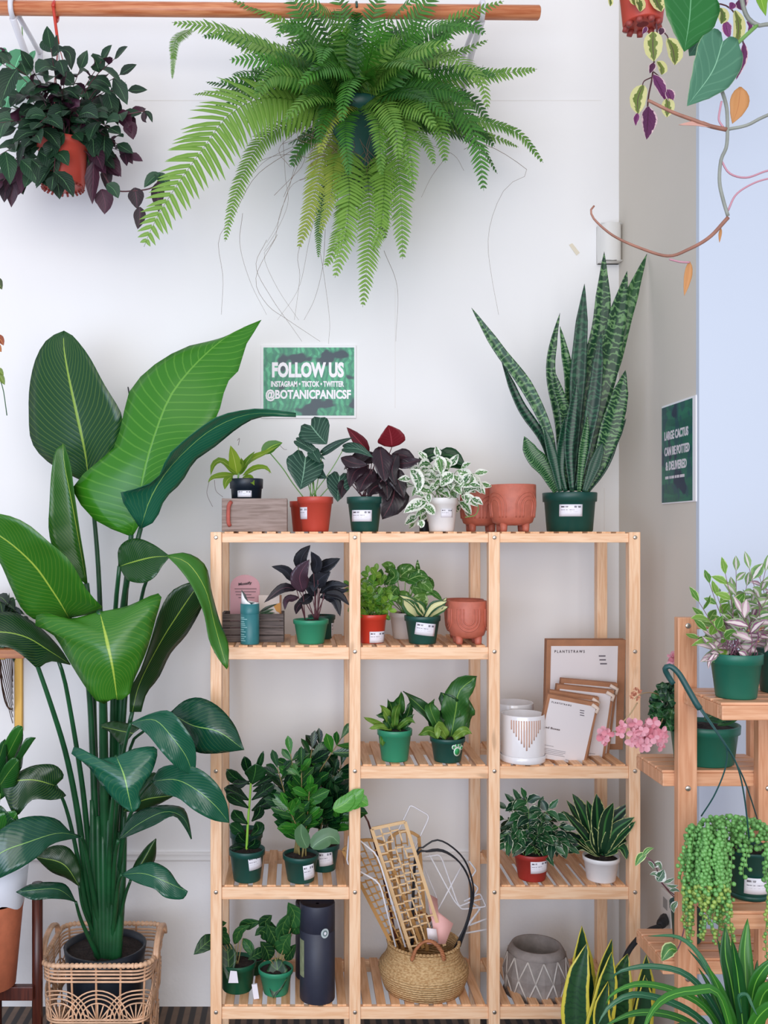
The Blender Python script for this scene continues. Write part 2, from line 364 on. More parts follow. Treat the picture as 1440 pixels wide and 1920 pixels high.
# ================================================================ bamboo shelf
SH = Thing('bamboo_shelf', 'wide three-column bamboo shelf with slatted tiers against the white wall', 'shelf', (.38, 3.03, 0))
pc = [PX(405, 2.86), PX(665.5, 2.86), PX(927, 2.86), PX(1190.5, 2.86)]; pw = .0165
FY0, FY1, BY0, BY1 = 2.86, 2.893, 3.165, 3.198; TOP = 1.604
for x in pc:
    for y0, y1 in ((FY0, FY1), (BY0, BY1)):
        m = MB(); m.box(x-pw, x+pw, y0, y1, 0, TOP); SH.part('post', m, bam_v, bevel=.002)
TZ = {1: 1.600, 2: PZ(1214, 2.86), 3: PZ(1438, 2.86), 4: PZ(1665, 2.86), 5: PZ(1890, 2.86)}
ST = {k: v+.005 for k, v in TZ.items()}; RH = .036; THK = {1: .027}
cols = {0: (1, 2, 4, 5), 1: (1, 2, 3, 5), 2: (1, 3, 4, 5)}
for ci, tiers in cols.items():
    x0, x1 = pc[ci]+pw, pc[ci+1]-pw
    for k in tiers:
        z = TZ[k]; rh = THK.get(k, RH)
        m = MB(); m.box(x0, x1, FY0+.006, FY0+.024, z-rh, z); SH.part('front_rail', m, bam_h, bevel=.0015)
        m = MB(); m.box(x0, x1, BY1-.024, BY1-.006, z-rh, z); SH.part('back_rail', m, bam_h, bevel=.0015)
        nsl = 9; gap = (x1-x0)/nsl
        m = MB()
        for i in range(nsl): m.box(x0+gap*(i+.18), x0+gap*(i+.82), FY0+.012, BY1-.008, z-.006, z+.005)
        SH.part('slats', m, bam_d, bevel=.001)
for x in pc:
    for k in (1, 2, 3, 4, 5):
        m = MB(); m.lathe([(.0005, 0), (.004, -.0003), (.0058, -.001), (.006, -.004)], (0, 0, 0), 12)
        m.v = [Vector((x+p.x, FY0-.004-p.z, TZ[k]-.012+p.y)) for p in m.v]
        SH.part('bolt', m, steel)

# ================================================================ signs
def palm_print(name, a, b, c, d):
    g = G(name); v = g.coord('Generated', (1, 1, 1))
    vo = g.n('ShaderNodeTexVoronoi'); g.put(vo.inputs['Vector'], g.coord('Generated', (11, 1, 8))); vo.inputs['Scale'].default_value = 1.3
    wv = g.n('ShaderNodeTexWave'); g.put(wv.inputs['Vector'], v); wv.inputs['Scale'].default_value = 5; wv.inputs['Distortion'].default_value = 9; wv.inputs['Detail'].default_value = 1
    sepc = g.n('ShaderNodeSeparateColor'); g.t.links.new(vo.outputs['Color'], sepc.inputs[0])
    c1 = g.mix(sepc.outputs[0], hx(a), hx(b)); c1 = g.mix(g.math('MULTIPLY', g.smooth(wv.outputs[0], .3, .8), .6), c1, hx(c))
    n = g.noise(v, 3.1, 2); g.col(g.mix(g.smooth(n, .56, .62), c1, hx(d))); g.rough(.35); return g.m
t = Thing('wall_sign', 'white-edged green leaf print sign with FOLLOW US lettering on the back wall', 'sign', P(579, 783, 3.295))
Ys = 3.29
m = MB(); a, b = P(489, 784, Ys), P(668, 647, Ys); m.box(a.x, b.x, Ys+.002, WY, a.z, b.z)
t.part('backing', m, plain('sign_white', 'F2F0F2', .4), bevel=.0015)
m = MB(); a, b = P(494, 779, Ys), P(664, 651.5, Ys); m.box(a.x, b.x, Ys, Ys+.002, a.z, b.z)
t.part('print', m, palm_print('palm_print', '2E8F6B', '58BF8F', '1E6E62', '27404E'), smooth=False)
lw = plain('sign_lettering', 'F7F3F8', .4)
for s, x0, x1, y0, y1, bd in (('FOLLOW US', 510, 645, 708, 679, .05), ('INSTAGRAM • TIKTOK • TWITTER', 508, 645, 725.5, 714.5, .04), ('@BOTANICPANICSF', 498, 658, 752.5, 730, .04)):
    a = P(x0, y0, Ys-.0008); mb = text_mesh(s, a, XU, ZU, (x1-x0)*Ys/F, (y0-y1)*Ys/F, bd); t.part('lettering', mb, lw, smooth=False, solid=.0008)
# sign on the side wall (plane x = 1.09): pixel column -> depth
Yc = lambda px: 1.086*F/(px-CX)
t = Thing('wall_sign', 'narrow dark green sign about large cactus delivery on the side wall', 'sign', (1.087, 2.72, PZ(944, 2.9)))
ya, yb = Yc(1241), Yc(1303); z0, z1 = PZ(943, ya), PZ(766, ya)
m = MB(); m.box(1.086, 1.09, yb-.006, ya+.002, z0-.004, z1+.006); t.part('backing', m, plain('sign_white', '', .4), bevel=.001)
ya, yb = Yc(1241.5), Yc(1298.5)
m = MB(); m.box(1.085, 1.086, yb, ya, z0, z1); t.part('print', m, palm_print('palm_print_dark', '12564A', '1F7359', '153A55', '122B45'), smooth=False)
U = Vector((0, -1, 0)); yh = lambda px, py: PZ(py, Yc(px))
lw2 = plain('sign_lettering_grey', 'DDD5DA', .4)
tw = ya-yb
for s, zt, hh, i0, i1 in (('LARGE CACTUS', PZ(812, ya), .026, .1, .88), ('CAN BE POTTED', PZ(841, ya), .026, .1, .92), ('& DELIVERED', PZ(868, ya), .026, .14, .83)):
    o = Vector((1.0846, ya-tw*i0, zt-hh)); mb = text_mesh(s, o, U, ZU, tw*(i1-i0), hh, .035); t.part('lettering', mb, lw2, smooth=False, solid=.0006)
m = MB(); q = .13
for wlen in (.13, .05, .11, .05, .09, .17):
    m.box(1.0843, 1.0847, ya-tw*(q+wlen*.85), ya-tw*q, PZ(895, ya)-.008, PZ(895, ya)); q += wlen+.012
t.part('small_print', m, lw2, smooth=False)

# ================================================================ rod and brackets
t = Thing('hanging_rod', 'round varnished wooden rod hung across the top of the wall', 'rod', P(500, 40, 2.99))
Yr = 2.99; m = MB(); a, b = P(-320, 12, Yr), P(1012, 24, Yr)
m.tube([a, a.lerp(b, .5), b-(b-a).normalized()*.004, b], .0215, n=20); m.v[-20:] = [b+(p-b)*.8 for p in m.v[-20:]]
t.part('rod', m, wood('rod_wood', 'D98F62', 'B9653A', 0, .35))
brw = plain('white_enamel', 'E2E1E6', .3)
for x0, y0, x1, y1, lab in ((24, 16, 75, 190, 'white strap bracket holding the left end of the wooden rod'), (903, 22, 868, 168, 'white strap bracket holding the right end of the wooden rod')):
    top = P(x0, y0, Yr); wl = P(x1, y1, WY-.002); tk = Thing('rod_bracket', lab, 'bracket', wl, 'rod brackets')
    m = MB(); m.tube([wl, wl+(top-wl)*.5, top+Vector((0, 0, -.03))], .011, n=8); tk.part('strut', m, brw)
    m = MB(); m.tube([Vector((wl.x, WY, top.z+.012)), Vector((wl.x, WY-.1, top.z+.012)), top+Vector((0, 0.03, .008))], .008, n=8)
    m.tube([wl+Vector((0, .0, -.02)), Vector((wl.x, WY-.003, top.z+.03))], .009, n=8); tk.part('arm', m, brw)
    m = MB(); m.tube([top+Vector((0, math.sin(q)*.027, math.cos(q)*.027)) for q in [i*math.pi*2/16 for i in range(17)]], .008, n=8, cap=False); tk.part('collar', m, brw)
# ================================================================ bird of paradise in a rattan basket
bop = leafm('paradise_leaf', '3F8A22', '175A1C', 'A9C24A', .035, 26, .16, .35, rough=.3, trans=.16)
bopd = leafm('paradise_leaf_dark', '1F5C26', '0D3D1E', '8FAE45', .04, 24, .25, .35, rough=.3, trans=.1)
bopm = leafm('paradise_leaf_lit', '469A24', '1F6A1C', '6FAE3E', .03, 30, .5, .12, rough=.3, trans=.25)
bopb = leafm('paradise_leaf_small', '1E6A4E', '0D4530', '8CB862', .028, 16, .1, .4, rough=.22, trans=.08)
petm = plain('petiole_green', '174A28', .35, 0, .35, 9)
BX = Vector((PX(172, 2.99)+.015, 3.0, 0))
bx0, bx1, by0, by1 = PX(73, 2.85), PX(283, 2.85), 2.85, 3.16; bz = PZ(1811, 2.85)
Kx, Ky = (bx0+bx1)/2, (by0+by1)/2
T = Thing('bird_of_paradise', 'tall bird of paradise plant with huge glossy leaves standing in a rattan basket', 'plant', (Kx, Ky, .02))
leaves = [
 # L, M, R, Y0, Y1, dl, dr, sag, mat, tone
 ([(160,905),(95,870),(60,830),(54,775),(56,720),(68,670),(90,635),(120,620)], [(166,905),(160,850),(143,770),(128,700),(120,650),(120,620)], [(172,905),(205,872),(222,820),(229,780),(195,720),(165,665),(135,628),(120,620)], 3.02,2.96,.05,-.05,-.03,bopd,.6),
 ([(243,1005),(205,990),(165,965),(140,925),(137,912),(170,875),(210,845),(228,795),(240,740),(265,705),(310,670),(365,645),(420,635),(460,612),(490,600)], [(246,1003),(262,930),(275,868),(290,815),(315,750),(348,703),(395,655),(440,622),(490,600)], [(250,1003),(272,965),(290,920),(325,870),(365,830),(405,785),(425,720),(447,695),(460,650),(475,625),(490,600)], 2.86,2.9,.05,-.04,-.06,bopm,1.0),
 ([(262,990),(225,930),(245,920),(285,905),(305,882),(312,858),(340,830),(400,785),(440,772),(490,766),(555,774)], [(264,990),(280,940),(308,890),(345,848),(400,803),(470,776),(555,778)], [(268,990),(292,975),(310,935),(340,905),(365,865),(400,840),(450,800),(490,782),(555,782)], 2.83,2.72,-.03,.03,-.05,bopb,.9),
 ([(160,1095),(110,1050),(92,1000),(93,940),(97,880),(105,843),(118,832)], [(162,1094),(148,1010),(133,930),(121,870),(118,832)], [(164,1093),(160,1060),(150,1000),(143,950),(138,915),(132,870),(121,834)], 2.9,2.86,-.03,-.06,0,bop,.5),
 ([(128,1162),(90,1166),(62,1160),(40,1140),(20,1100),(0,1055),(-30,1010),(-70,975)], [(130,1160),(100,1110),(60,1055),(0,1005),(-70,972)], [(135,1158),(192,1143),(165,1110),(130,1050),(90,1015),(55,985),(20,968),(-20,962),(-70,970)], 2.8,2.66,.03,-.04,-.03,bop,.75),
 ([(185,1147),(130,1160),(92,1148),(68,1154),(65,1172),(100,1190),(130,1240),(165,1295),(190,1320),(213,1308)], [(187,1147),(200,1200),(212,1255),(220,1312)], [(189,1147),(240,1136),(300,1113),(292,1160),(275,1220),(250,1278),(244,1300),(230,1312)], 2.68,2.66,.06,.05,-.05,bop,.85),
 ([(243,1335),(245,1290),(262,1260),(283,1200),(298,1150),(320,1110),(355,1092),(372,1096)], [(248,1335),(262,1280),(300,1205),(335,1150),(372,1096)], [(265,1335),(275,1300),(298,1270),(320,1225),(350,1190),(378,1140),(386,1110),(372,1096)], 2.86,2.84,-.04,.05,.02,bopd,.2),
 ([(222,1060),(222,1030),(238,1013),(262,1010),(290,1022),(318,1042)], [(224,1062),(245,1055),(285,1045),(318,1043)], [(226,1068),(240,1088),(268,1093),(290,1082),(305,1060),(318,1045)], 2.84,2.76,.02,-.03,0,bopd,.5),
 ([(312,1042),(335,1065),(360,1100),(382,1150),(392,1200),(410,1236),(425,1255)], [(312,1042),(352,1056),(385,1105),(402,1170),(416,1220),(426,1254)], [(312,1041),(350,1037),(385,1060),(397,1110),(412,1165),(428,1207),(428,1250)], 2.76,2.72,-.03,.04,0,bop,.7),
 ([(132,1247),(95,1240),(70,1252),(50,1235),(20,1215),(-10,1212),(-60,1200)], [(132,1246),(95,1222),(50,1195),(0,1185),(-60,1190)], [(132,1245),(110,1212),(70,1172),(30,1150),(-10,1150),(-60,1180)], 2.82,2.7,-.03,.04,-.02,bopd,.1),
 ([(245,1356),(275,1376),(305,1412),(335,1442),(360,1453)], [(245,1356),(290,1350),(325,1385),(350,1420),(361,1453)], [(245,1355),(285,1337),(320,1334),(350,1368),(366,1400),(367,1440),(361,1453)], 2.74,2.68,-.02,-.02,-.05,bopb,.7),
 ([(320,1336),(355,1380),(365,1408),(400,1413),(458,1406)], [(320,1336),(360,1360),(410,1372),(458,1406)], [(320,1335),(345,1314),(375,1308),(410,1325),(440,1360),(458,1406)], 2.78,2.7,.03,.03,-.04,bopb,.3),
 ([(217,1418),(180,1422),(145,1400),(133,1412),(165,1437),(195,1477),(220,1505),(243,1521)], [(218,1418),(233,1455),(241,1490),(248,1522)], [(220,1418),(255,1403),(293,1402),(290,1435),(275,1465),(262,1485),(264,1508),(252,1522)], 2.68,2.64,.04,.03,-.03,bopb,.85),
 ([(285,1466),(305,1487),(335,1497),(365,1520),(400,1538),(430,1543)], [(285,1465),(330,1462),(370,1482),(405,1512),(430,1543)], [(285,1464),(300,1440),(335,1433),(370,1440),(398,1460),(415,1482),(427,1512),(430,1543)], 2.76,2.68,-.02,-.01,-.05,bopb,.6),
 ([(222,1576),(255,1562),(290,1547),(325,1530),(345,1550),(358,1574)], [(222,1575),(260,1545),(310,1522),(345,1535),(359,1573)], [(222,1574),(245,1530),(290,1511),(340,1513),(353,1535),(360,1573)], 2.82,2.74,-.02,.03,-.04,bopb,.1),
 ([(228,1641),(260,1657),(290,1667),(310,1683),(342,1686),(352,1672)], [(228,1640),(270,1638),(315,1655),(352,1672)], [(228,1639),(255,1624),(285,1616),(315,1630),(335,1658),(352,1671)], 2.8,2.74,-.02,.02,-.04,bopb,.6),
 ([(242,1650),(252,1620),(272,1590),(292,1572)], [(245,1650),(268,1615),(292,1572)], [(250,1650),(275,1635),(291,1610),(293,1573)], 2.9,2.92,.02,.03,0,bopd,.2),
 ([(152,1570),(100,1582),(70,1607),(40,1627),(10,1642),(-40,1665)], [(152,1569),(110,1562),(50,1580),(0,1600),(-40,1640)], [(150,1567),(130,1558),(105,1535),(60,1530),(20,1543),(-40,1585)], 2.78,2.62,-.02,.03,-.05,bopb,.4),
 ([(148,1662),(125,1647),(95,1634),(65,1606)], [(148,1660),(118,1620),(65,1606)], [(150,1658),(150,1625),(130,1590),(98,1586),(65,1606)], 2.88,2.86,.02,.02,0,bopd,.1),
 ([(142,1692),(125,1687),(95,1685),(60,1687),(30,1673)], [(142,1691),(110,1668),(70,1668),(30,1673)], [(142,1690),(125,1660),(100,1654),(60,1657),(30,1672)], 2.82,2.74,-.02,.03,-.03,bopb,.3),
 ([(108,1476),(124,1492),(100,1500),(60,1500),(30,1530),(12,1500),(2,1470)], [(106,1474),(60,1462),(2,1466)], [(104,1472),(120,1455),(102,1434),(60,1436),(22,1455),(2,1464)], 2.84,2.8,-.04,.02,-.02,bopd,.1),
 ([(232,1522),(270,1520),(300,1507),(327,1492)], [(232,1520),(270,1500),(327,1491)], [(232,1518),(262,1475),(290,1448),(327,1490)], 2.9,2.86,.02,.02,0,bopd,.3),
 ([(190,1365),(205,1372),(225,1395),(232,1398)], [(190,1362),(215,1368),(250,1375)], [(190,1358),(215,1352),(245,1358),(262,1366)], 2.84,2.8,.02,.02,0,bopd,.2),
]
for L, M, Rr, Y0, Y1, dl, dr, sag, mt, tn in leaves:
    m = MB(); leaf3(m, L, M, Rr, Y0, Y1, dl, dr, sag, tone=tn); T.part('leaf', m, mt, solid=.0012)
pets = [([(166,905,3.02),(178,985,3.04),(188,1150,3.05),(195,1500,3.03),(200,1800,3.0)],6), ([(246,1003,2.86),(238,1080,2.9),(224,1200,2.94),(214,1400,2.97),(207,1800,3.0)],7),
 ([(264,990,2.83),(246,1060,2.86),(236,1110,2.92),(228,1300,2.95),(214,1800,3.01)],6.5), ([(162,1094,2.9),(172,1200,2.94),(176,1400,2.97),(192,1800,3.0)],8), ([(130,1160,2.8),(150,1200,2.84),(170,1330,2.93),(188,1800,2.99)],7),
 ([(187,1147,2.68),(190,1200,2.74),(193,1300,2.86),(196,1500,2.94),(203,1800,2.99)],9), ([(248,1335,2.86),(238,1380,2.88),(226,1440,2.92),(216,1600,2.97),(212,1800,3.0)],6), ([(224,1062,2.84),(216,1150,2.9),(212,1300,2.95),(208,1800,3.01)],6),
 ([(276,1085,2.82),(268,1110,2.86),(250,1200,2.92),(232,1350,2.95),(214,1800,3.02)],5), ([(62,1225,2.78),(95,1320,2.82),(125,1420,2.88),(148,1540,2.92),(165,1680,2.95),(192,1800,2.98)],6), ([(110,1240,2.82),(122,1280,2.85),(140,1380,2.9),(155,1480,2.94),(170,1620,2.97),(194,1800,2.99)],5.5),
 ([(245,1356,2.74),(234,1400,2.8),(222,1480,2.88),(212,1620,2.95),(208,1800,2.99)],4.5), ([(320,1336,2.78),(270,1370,2.86),(238,1440,2.92),(215,1800,3.0)],3.5), ([(218,1418,2.68),(214,1480,2.8),(206,1600,2.9),(203,1800,2.97)],5), ([(285,1465,2.76),(258,1500,2.85),(235,1560,2.9),(214,1700,2.97),(207,1800,2.99)],4.5),
 ([(222,1575,2.82),(215,1620,2.88),(212,1700,2.94),(207,1800,2.98)],5), ([(228,1640,2.8),(222,1660,2.86),(215,1720,2.92),(205,1800,2.97)],4.5), ([(245,1650,2.9),(232,1690,2.92),(210,1800,2.99)],4), ([(152,1569,2.78),(160,1590,2.86),(176,1680,2.92),(198,1800,2.97)],5), ([(148,1660,2.88),(155,1700,2.9),(175,1750,2.94),(192,1800,2.97)],3.5),
 ([(142,1691,2.82),(152,1725,2.86),(170,1765,2.9),(190,1805,2.95)],4), ([(104,1472,2.84),(122,1510,2.88),(140,1580,2.9),(162,1700,2.94),(188,1800,2.97)],4.5)]
for i, (p, w0) in enumerate(pets):
    m = MB(); TU(m, p, w0*.00105, 3, r1=w0*.0021, n=8, sm=26); T.part('petiole', m, petm)
# crowded sheath bases
for i in range(7):
    x = 176+i*9; m = MB(); TU(m, [(x+(i-3)*1.0, 1500+30*(i % 3), 2.95), (x, 1640, 2.94), (x*.6+200*.4, 1815, 2.95)], .008, 2.95, r1=.015, n=8, sm=12); T.part('sheath', m, petm)
m = MB(); zs = PZ(1790, 3.0); m.lathe([(.105, 0), (.12, zs-.03), (.126, zs+.01), (.118, zs+.01), (.116, zs-.02)], (Kx, Ky, .02), 32); T.part('inner_pot', m, black_pot)
def soil_disc(c, r, amp=.004, n=20):
    m = MB(); rows = [[Vector((c[0]+r*q/6*math.cos(a), c[1]+r*q/6*math.sin(a), c[2]+(R_.uniform(-amp, amp) if q < 6 else 0)+.002*(6-q)*amp/.004)) for a in [k*2*math.pi/n for k in range(n)]] for q in range(6, -1, -1)]
    rows[-1] = [Vector((c[0], c[1], c[2]+.01*amp/.004))]*n; m.grid(rows, closed=True); return m
T.part('soil', soil_disc((Kx, Ky, zs+.01), .117, .006, 32), soil)
# rattan basket
rat = plain('rattan', 'D9AE8B', .45, 0, .18, 25); rat2 = plain('rattan_dark', 'B98A66', .5, 0, .2, 25)
B = Thing('rattan_basket', 'open-weave square rattan basket with arch pattern around the tall leafy plant', 'basket', (Kx, Ky, 0))
rc = .05; W2, D2 = (bx1-bx0)/2, (by1-by0)/2
segs = []
def peri(n=64):
    pts = []
    for cx, cy, a0 in ((W2-rc, -D2+rc, -90), (W2-rc, D2-rc, 0), (-W2+rc, D2-rc, 90), (-W2+rc, -D2+rc, 180)):
        for k in range(7): a = math.radians(a0+90*k/6); pts.append(Vector((cx+rc*math.cos(a), cy+rc*math.sin(a), 0)))
    return pts+[pts[0]]
pp = peri(); dd = [0]
for i in range(1, len(pp)): dd.append(dd[-1]+(pp[i]-pp[i-1]).length)
PT = dd[-1]
def onp(s, z, k=1.0):
    s = s % PT; i = 0
    while dd[i+1] < s: i += 1
    q = pp[i].lerp(pp[i+1], (s-dd[i])/max(1e-9, dd[i+1]-dd[i])); k = k*(.9+.1*min(1, z/bz)); return Vector((Kx+q.x*k, Ky+q.y*k, z))
m = MB(); N = 260
rim = [onp(PT*i/N, bz) for i in range(N+1)]; rows = []
for i in range(N+1):
    tdir = (rim[(i+1) % N]-rim[i-1 if i else N-1]).normalized(); b = tdir.cross(ZU); r = .0068+.0016*math.sin(i*math.pi)*0+.0016*(1 if i % 3 else -1)
    rows.append([rim[i]+(b*math.cos(a)+ZU*math.sin(a))*r for a in [k*math.pi/4 for k in range(8)]])
m.grid(rows, closed=True); B.part('rim', m, rat)
for k, z in enumerate((bz-.017, bz-.027, bz-.038, bz-.049, .174, .166, .04, .03)):
    m = MB(); m.tube([onp(PT*i/80, z, .985) for i in range(81)], .0032, n=6, cap=False); B.part('hoop', m, rat)
m = MB()
for i in range(16): m.tube([onp(PT*(i+.5)/16, z, .975) for z in (.01, .1, .2, bz)], .0035, n=6)
B.part('stakes', m, rat2)
m = MB()
for i in range(10):
    s0 = PT*(i+.1)/10
    for rr in (.054, .068, .080, .092):
        for zc in (.170, .035):
            m.tube([onp(s0+rr*math.cos(a), zc+rr*math.sin(a), .99) for a in [math.pi*q/18 for q in range(19)]], .0024, n=5)
            if rr == .054:
                for a in (25, 47, 69, 90, 111, 133, 155): m.tube([onp(s0+.006*math.cos(math.radians(a)), zc, .98), onp(s0+rr*math.cos(math.radians(a)), zc+rr*math.sin(math.radians(a)), .98)], .0022, n=5)
B.part('arch_weave', m, rat)
m = MB(); m.box(Kx-W2*.86, Kx+W2*.86, Ky-D2*.86, Ky+D2*.86, .004, .012); B.part('base', m, rat2, smooth=False)
for sx in (-1, 1):
    m = MB(); xx = Kx+sx*(W2+.002)
    for o in (0, .007): m.tube([Vector((xx+sx*o, Ky+.095*math.cos(a), bz-.005+.052*math.sin(a))) for a in [math.pi*q/16 for q in range(17)]], .0058, n=8)
    B.part('handle', m, rat)
# ---- left edge: potted plant on dark wood stand
S = Thing('plant_stand', 'dark walnut plant stand at the left edge holding a white and terracotta pot', 'plant stand', (-.93, 2.86, 0))
wal = wood('walnut', '5C2A1D', '3C1A14', 2, .35); sx0, sy0 = PX(-20, 2.85), 2.85
for dx, dy in ((.02, -.135), (.135, .02), (-.02, .135), (-.135, -.02)):
    m = MB(); m.tube([Vector((sx0+dx, sy0+dy, 0)), Vector((sx0+dx, sy0+dy, PZ(1672 if dy < 0 else 1655, sy0+dy)))], .0155, n=14); S.part('leg', m, wal)
m = MB(); z = .28; m.box(sx0-.13, sx0+.13, sy0-.012, sy0+.012, z-.04, z); S.part('crossbar', m, wal, bevel=.002)
m = MB(); m.box(sx0-.012, sx0+.012, sy0-.13, sy0+.13, z-.04, z); S.part('crossbar', m, wal, bevel=.002)
L = Thing('potted_plant', 'broad-leaved green plant in a white-dipped terracotta pot on the dark wood stand', 'plant', (sx0, sy0, z))
zt = PZ(1637, 2.78); m = MB(); m.lathe([(.06, 0), (.075, .005), (.095, zt-z-.13), (.1, zt-z-.1)], (sx0, sy0, z), 36); L.part('pot', m, plain('terracotta_clay', 'C6714F', .7, 0, .08, 40))
m = MB(); m.lathe([(.1006, zt-z-.105), (.104, zt-z-.09), (.112, zt-z), (.104, zt-z), (.098, zt-z-.05)], (sx0, sy0, z), 48, fn=lambda a, zz: 1)
m.v = [p+Vector((0, 0, .012*math.sin(5*math.atan2(p.y-sy0, p.x-sx0)))) if p.z < zt-.05 else p for p in m.v]
L.part('glaze_band', m, plain('white_glaze', 'E6E8F0', .25))
L.part('soil', soil_disc((sx0, sy0, zt-.03), .102), soil)
lv = leafm('broad_leaf', '2F7A2A', '0C3F2C', '7FA84A', .04, 14, .2, .4, rough=.25, trans=.1)
for L_, M_, R2, tn in (([(0,1440),(8,1395),(28,1362),(42,1362)],[(2,1442),(22,1400),(42,1362)],[(6,1444),(25,1430),(42,1392),(43,1364)],1.0), ([(0,1462),(30,1420),(48,1385),(67,1383)],[(3,1463),(36,1428),(67,1383)],[(8,1466),(38,1445),(46,1410),(67,1384)],.5),
   ([(-10,1480),(5,1440),(25,1420),(35,1425)],[(-8,1484),(15,1450),(35,1425)],[(0,1500),(25,1480),(36,1450),(35,1426)],.6), ([(-30,1580),(-10,1530),(0,1510),(20,1530)],[(-30,1600),(0,1560),(30,1540)],[(-20,1620),(20,1600),(60,1550),(30,1535)],.3),
   ([(-40,1600),(-25,1545),(0,1525),(28,1520)],[(-35,1610),(0,1570),(32,1525)],[(-20,1630),(20,1600),(38,1560),(32,1525)],.9), ([(-40,1500),(-20,1440),(-5,1400),(10,1385)],[(-35,1510),(-8,1440),(10,1385)],[(-20,1510),(10,1470),(14,1410),(10,1386)],.4)):
    m = MB(); leaf3(m, L_, M_, R2, 2.82, 2.74, -.02, .03, -.02, tone=tn, rows=12, cols=6); L.part('leaf', m, lv, solid=.0008)
m = MB()
for x, y in ((2, 1445), (4, 1465), (-8, 1484), (-32, 1605), (-35, 1510)): TU(m, [(x, y, 2.81), (x-12, y+80, 2.83), (-22, 1650, 2.85)], .003, 2.8, r1=.005, sm=10)
L.part('stems', m, stem_g)
# ---- left wall shelf with bracket and plant
sh = Thing('wall_shelf', 'short wooden wall shelf on gold brackets at the left edge', 'shelf', (PX(0, 3.2), WY, PZ(1226, 3.1)))
m = MB(); zt = PZ(1218, 3.05); m.box(-1.5, PX(50, 3.08), 3.05, WY, zt-.028, zt); sh.part('board', m, wood('shelf_board', 'C98552', 'A9653A', 0), bevel=.002)
gold = plain('brass_gold', 'C89A4A', .35, .55); bxx = PX(20, 3.2)
zb = zt-.028
m = MB(); m.box(bxx-.014, bxx+.014, WY-.012, WY, PZ(1370, WY), zb); m.box(bxx-.014, bxx+.014, 3.09, WY, zb-.009, zb); sh.part('bracket', m, gold, bevel=.003)
m = MB()
for i in range(9):
    f = i/8; m.tube([Vector((bxx-.02, 3.1+.19*f, zb-.006)), Vector((bxx-.02, WY-.008, PZ(1355, WY)+.02*i))], .0015, n=4)
m.tube([Vector((bxx-.02, WY-.012-.15*math.sin(a)*.9, zb-.2*math.cos(a)-.0)) for a in [math.pi/2*q/10 for q in range(11)]], .003, n=6)
sh.part('bracket_wires', m, plain('dark_wire', '4A3226', .4, .6))
q = Thing('trailing_plant', 'dark leafy plant on the left wall shelf behind the big leaves', 'plant', (PX(-10, 3.15), 3.15, zt))
m = MB(); m.lathe([(.045, 0), (.05, .01), (.06, .09), (.055, .09)], (PX(-10, 3.15), 3.15, zt), 24); q.part('pot', m, black_pot)
dl = leafm('dark_foliage', '2C5A2C', '10281E', '6F9A4A', .06, 8, .15, rough=.35)
ml, ms = MB(), MB()
for x, y in ((55, 1130), (48, 1165), (40, 1150), (60, 1185), (22, 1128), (0, 1118), (10, 1160), (-15, 1125), (60, 1205), (35, 1195)):
    vine(ml, ms, [P(-10, 1190, 3.15), P((x-10)/2, y-5, 3.12), P(x, y+8, R_.uniform(3.08, 3.2))], 5, .06, .036)
q.part('foliage', ml, dl); q.part('stems', ms, stem_d)
# ---- thin dried stem at left edge
q = Thing('dried_vine', 'thin dried vine tip hanging at the far left edge above the bird of paradise', 'plant', P(0, 640, 2.9))
ml, ms = MB(), MB(); TU(ms, [(-14, 500), (-8, 600), (-2, 700), (6, 730), (13, 779)], .0016, 2.9)
PL(ml, [(-8, 520), (4, 543)], 16, 2.9); PL(ml, [(-2, 700), (9, 722)], 12, 2.9, tone=1); PL(ml, [(-6, 690), (7, 704)], 12, 2.9, tone=1)
mo = MB(); PL(mo, [(-12, 632), (0, 636), (7, 648)], 16, 2.9); PL(mo, [(-10, 645), (3, 660)], 14, 2.9)
q.part('stem', ms, stem_d); q.part('leaf', ml, leafm('olive_leaf', '7F9A3A', '3C4A2C')); q.part('dried_leaf', mo, leafm('dry_leaf', 'C9803A', '9A4A2A'))

# ================================================================ hanging plants
# ---- left: dark green and purple foliage in a red pot
Yh = 2.97
T = Thing('hanging_plant', 'dark green plant with purple leaf undersides in a red pot hung from the rod', 'hanging plant', P(135, 352, Yh))
def simple_pot(c, rt, rb, h, rim=.18, n=36, lip=.94):
    m = MB(); m.lathe([(rb*.3, .0005), (rb*.96, 0), (rb, .003), (rb+(rt*.93-rb)*.95, h*(1-rim)), (rt*.985, h*(1-rim)+.0015), (rt, h*.985), (rt*.985, h), (rt*.93, h), (rt*.9, h*(1-rim)), (rb*.95, h*.5)], c, n); return m
c = P(118, 350, Yh); T.part('pot', simple_pot(c, .078, .066, .132), red_pot)
m = MB()
for i in range(24):
    a = i*math.pi/12; m.tube([Vector((c.x+.055*math.cos(a), c.y+.055*math.sin(a), c.z-.001)), Vector((c.x+.064*math.cos(a), c.y+.064*math.sin(a), c.z-.008))], .0038, n=6)
T.part('drain_feet', m, plain('red_feet', '9A4038', .5))
m = MB(); hp = P(104, 22, Yr)
m.tube([hp+Vector((0, math.cos(a)*.026, math.sin(a)*.026)) for a in [math.pi*(-.5+q/8) for q in range(13)]], .006, n=6)
m.tube(cat([hp+Vector((0, -.026, 0)), P(104, 45, Yh), P(109, 82, Yh)], 8), .005, n=6)
T.part('hanger_hook', m, brightred)
m = MB(); top = P(109, 82, Yh)
for a in (20, 140, 260): m.tube([top, c+Vector((.074*math.cos(math.radians(a)), .074*math.sin(math.radians(a)), .13))], .0016, n=5)
T.part('hanger_wires', m, plain('pink_wire', 'B0635C', .5))
hl = leafm('velvet_leaf', '295236', '0F2E1E', '5E8A5A', .05, 9, .22, back='4A2538', rough=.5, trans=.07)
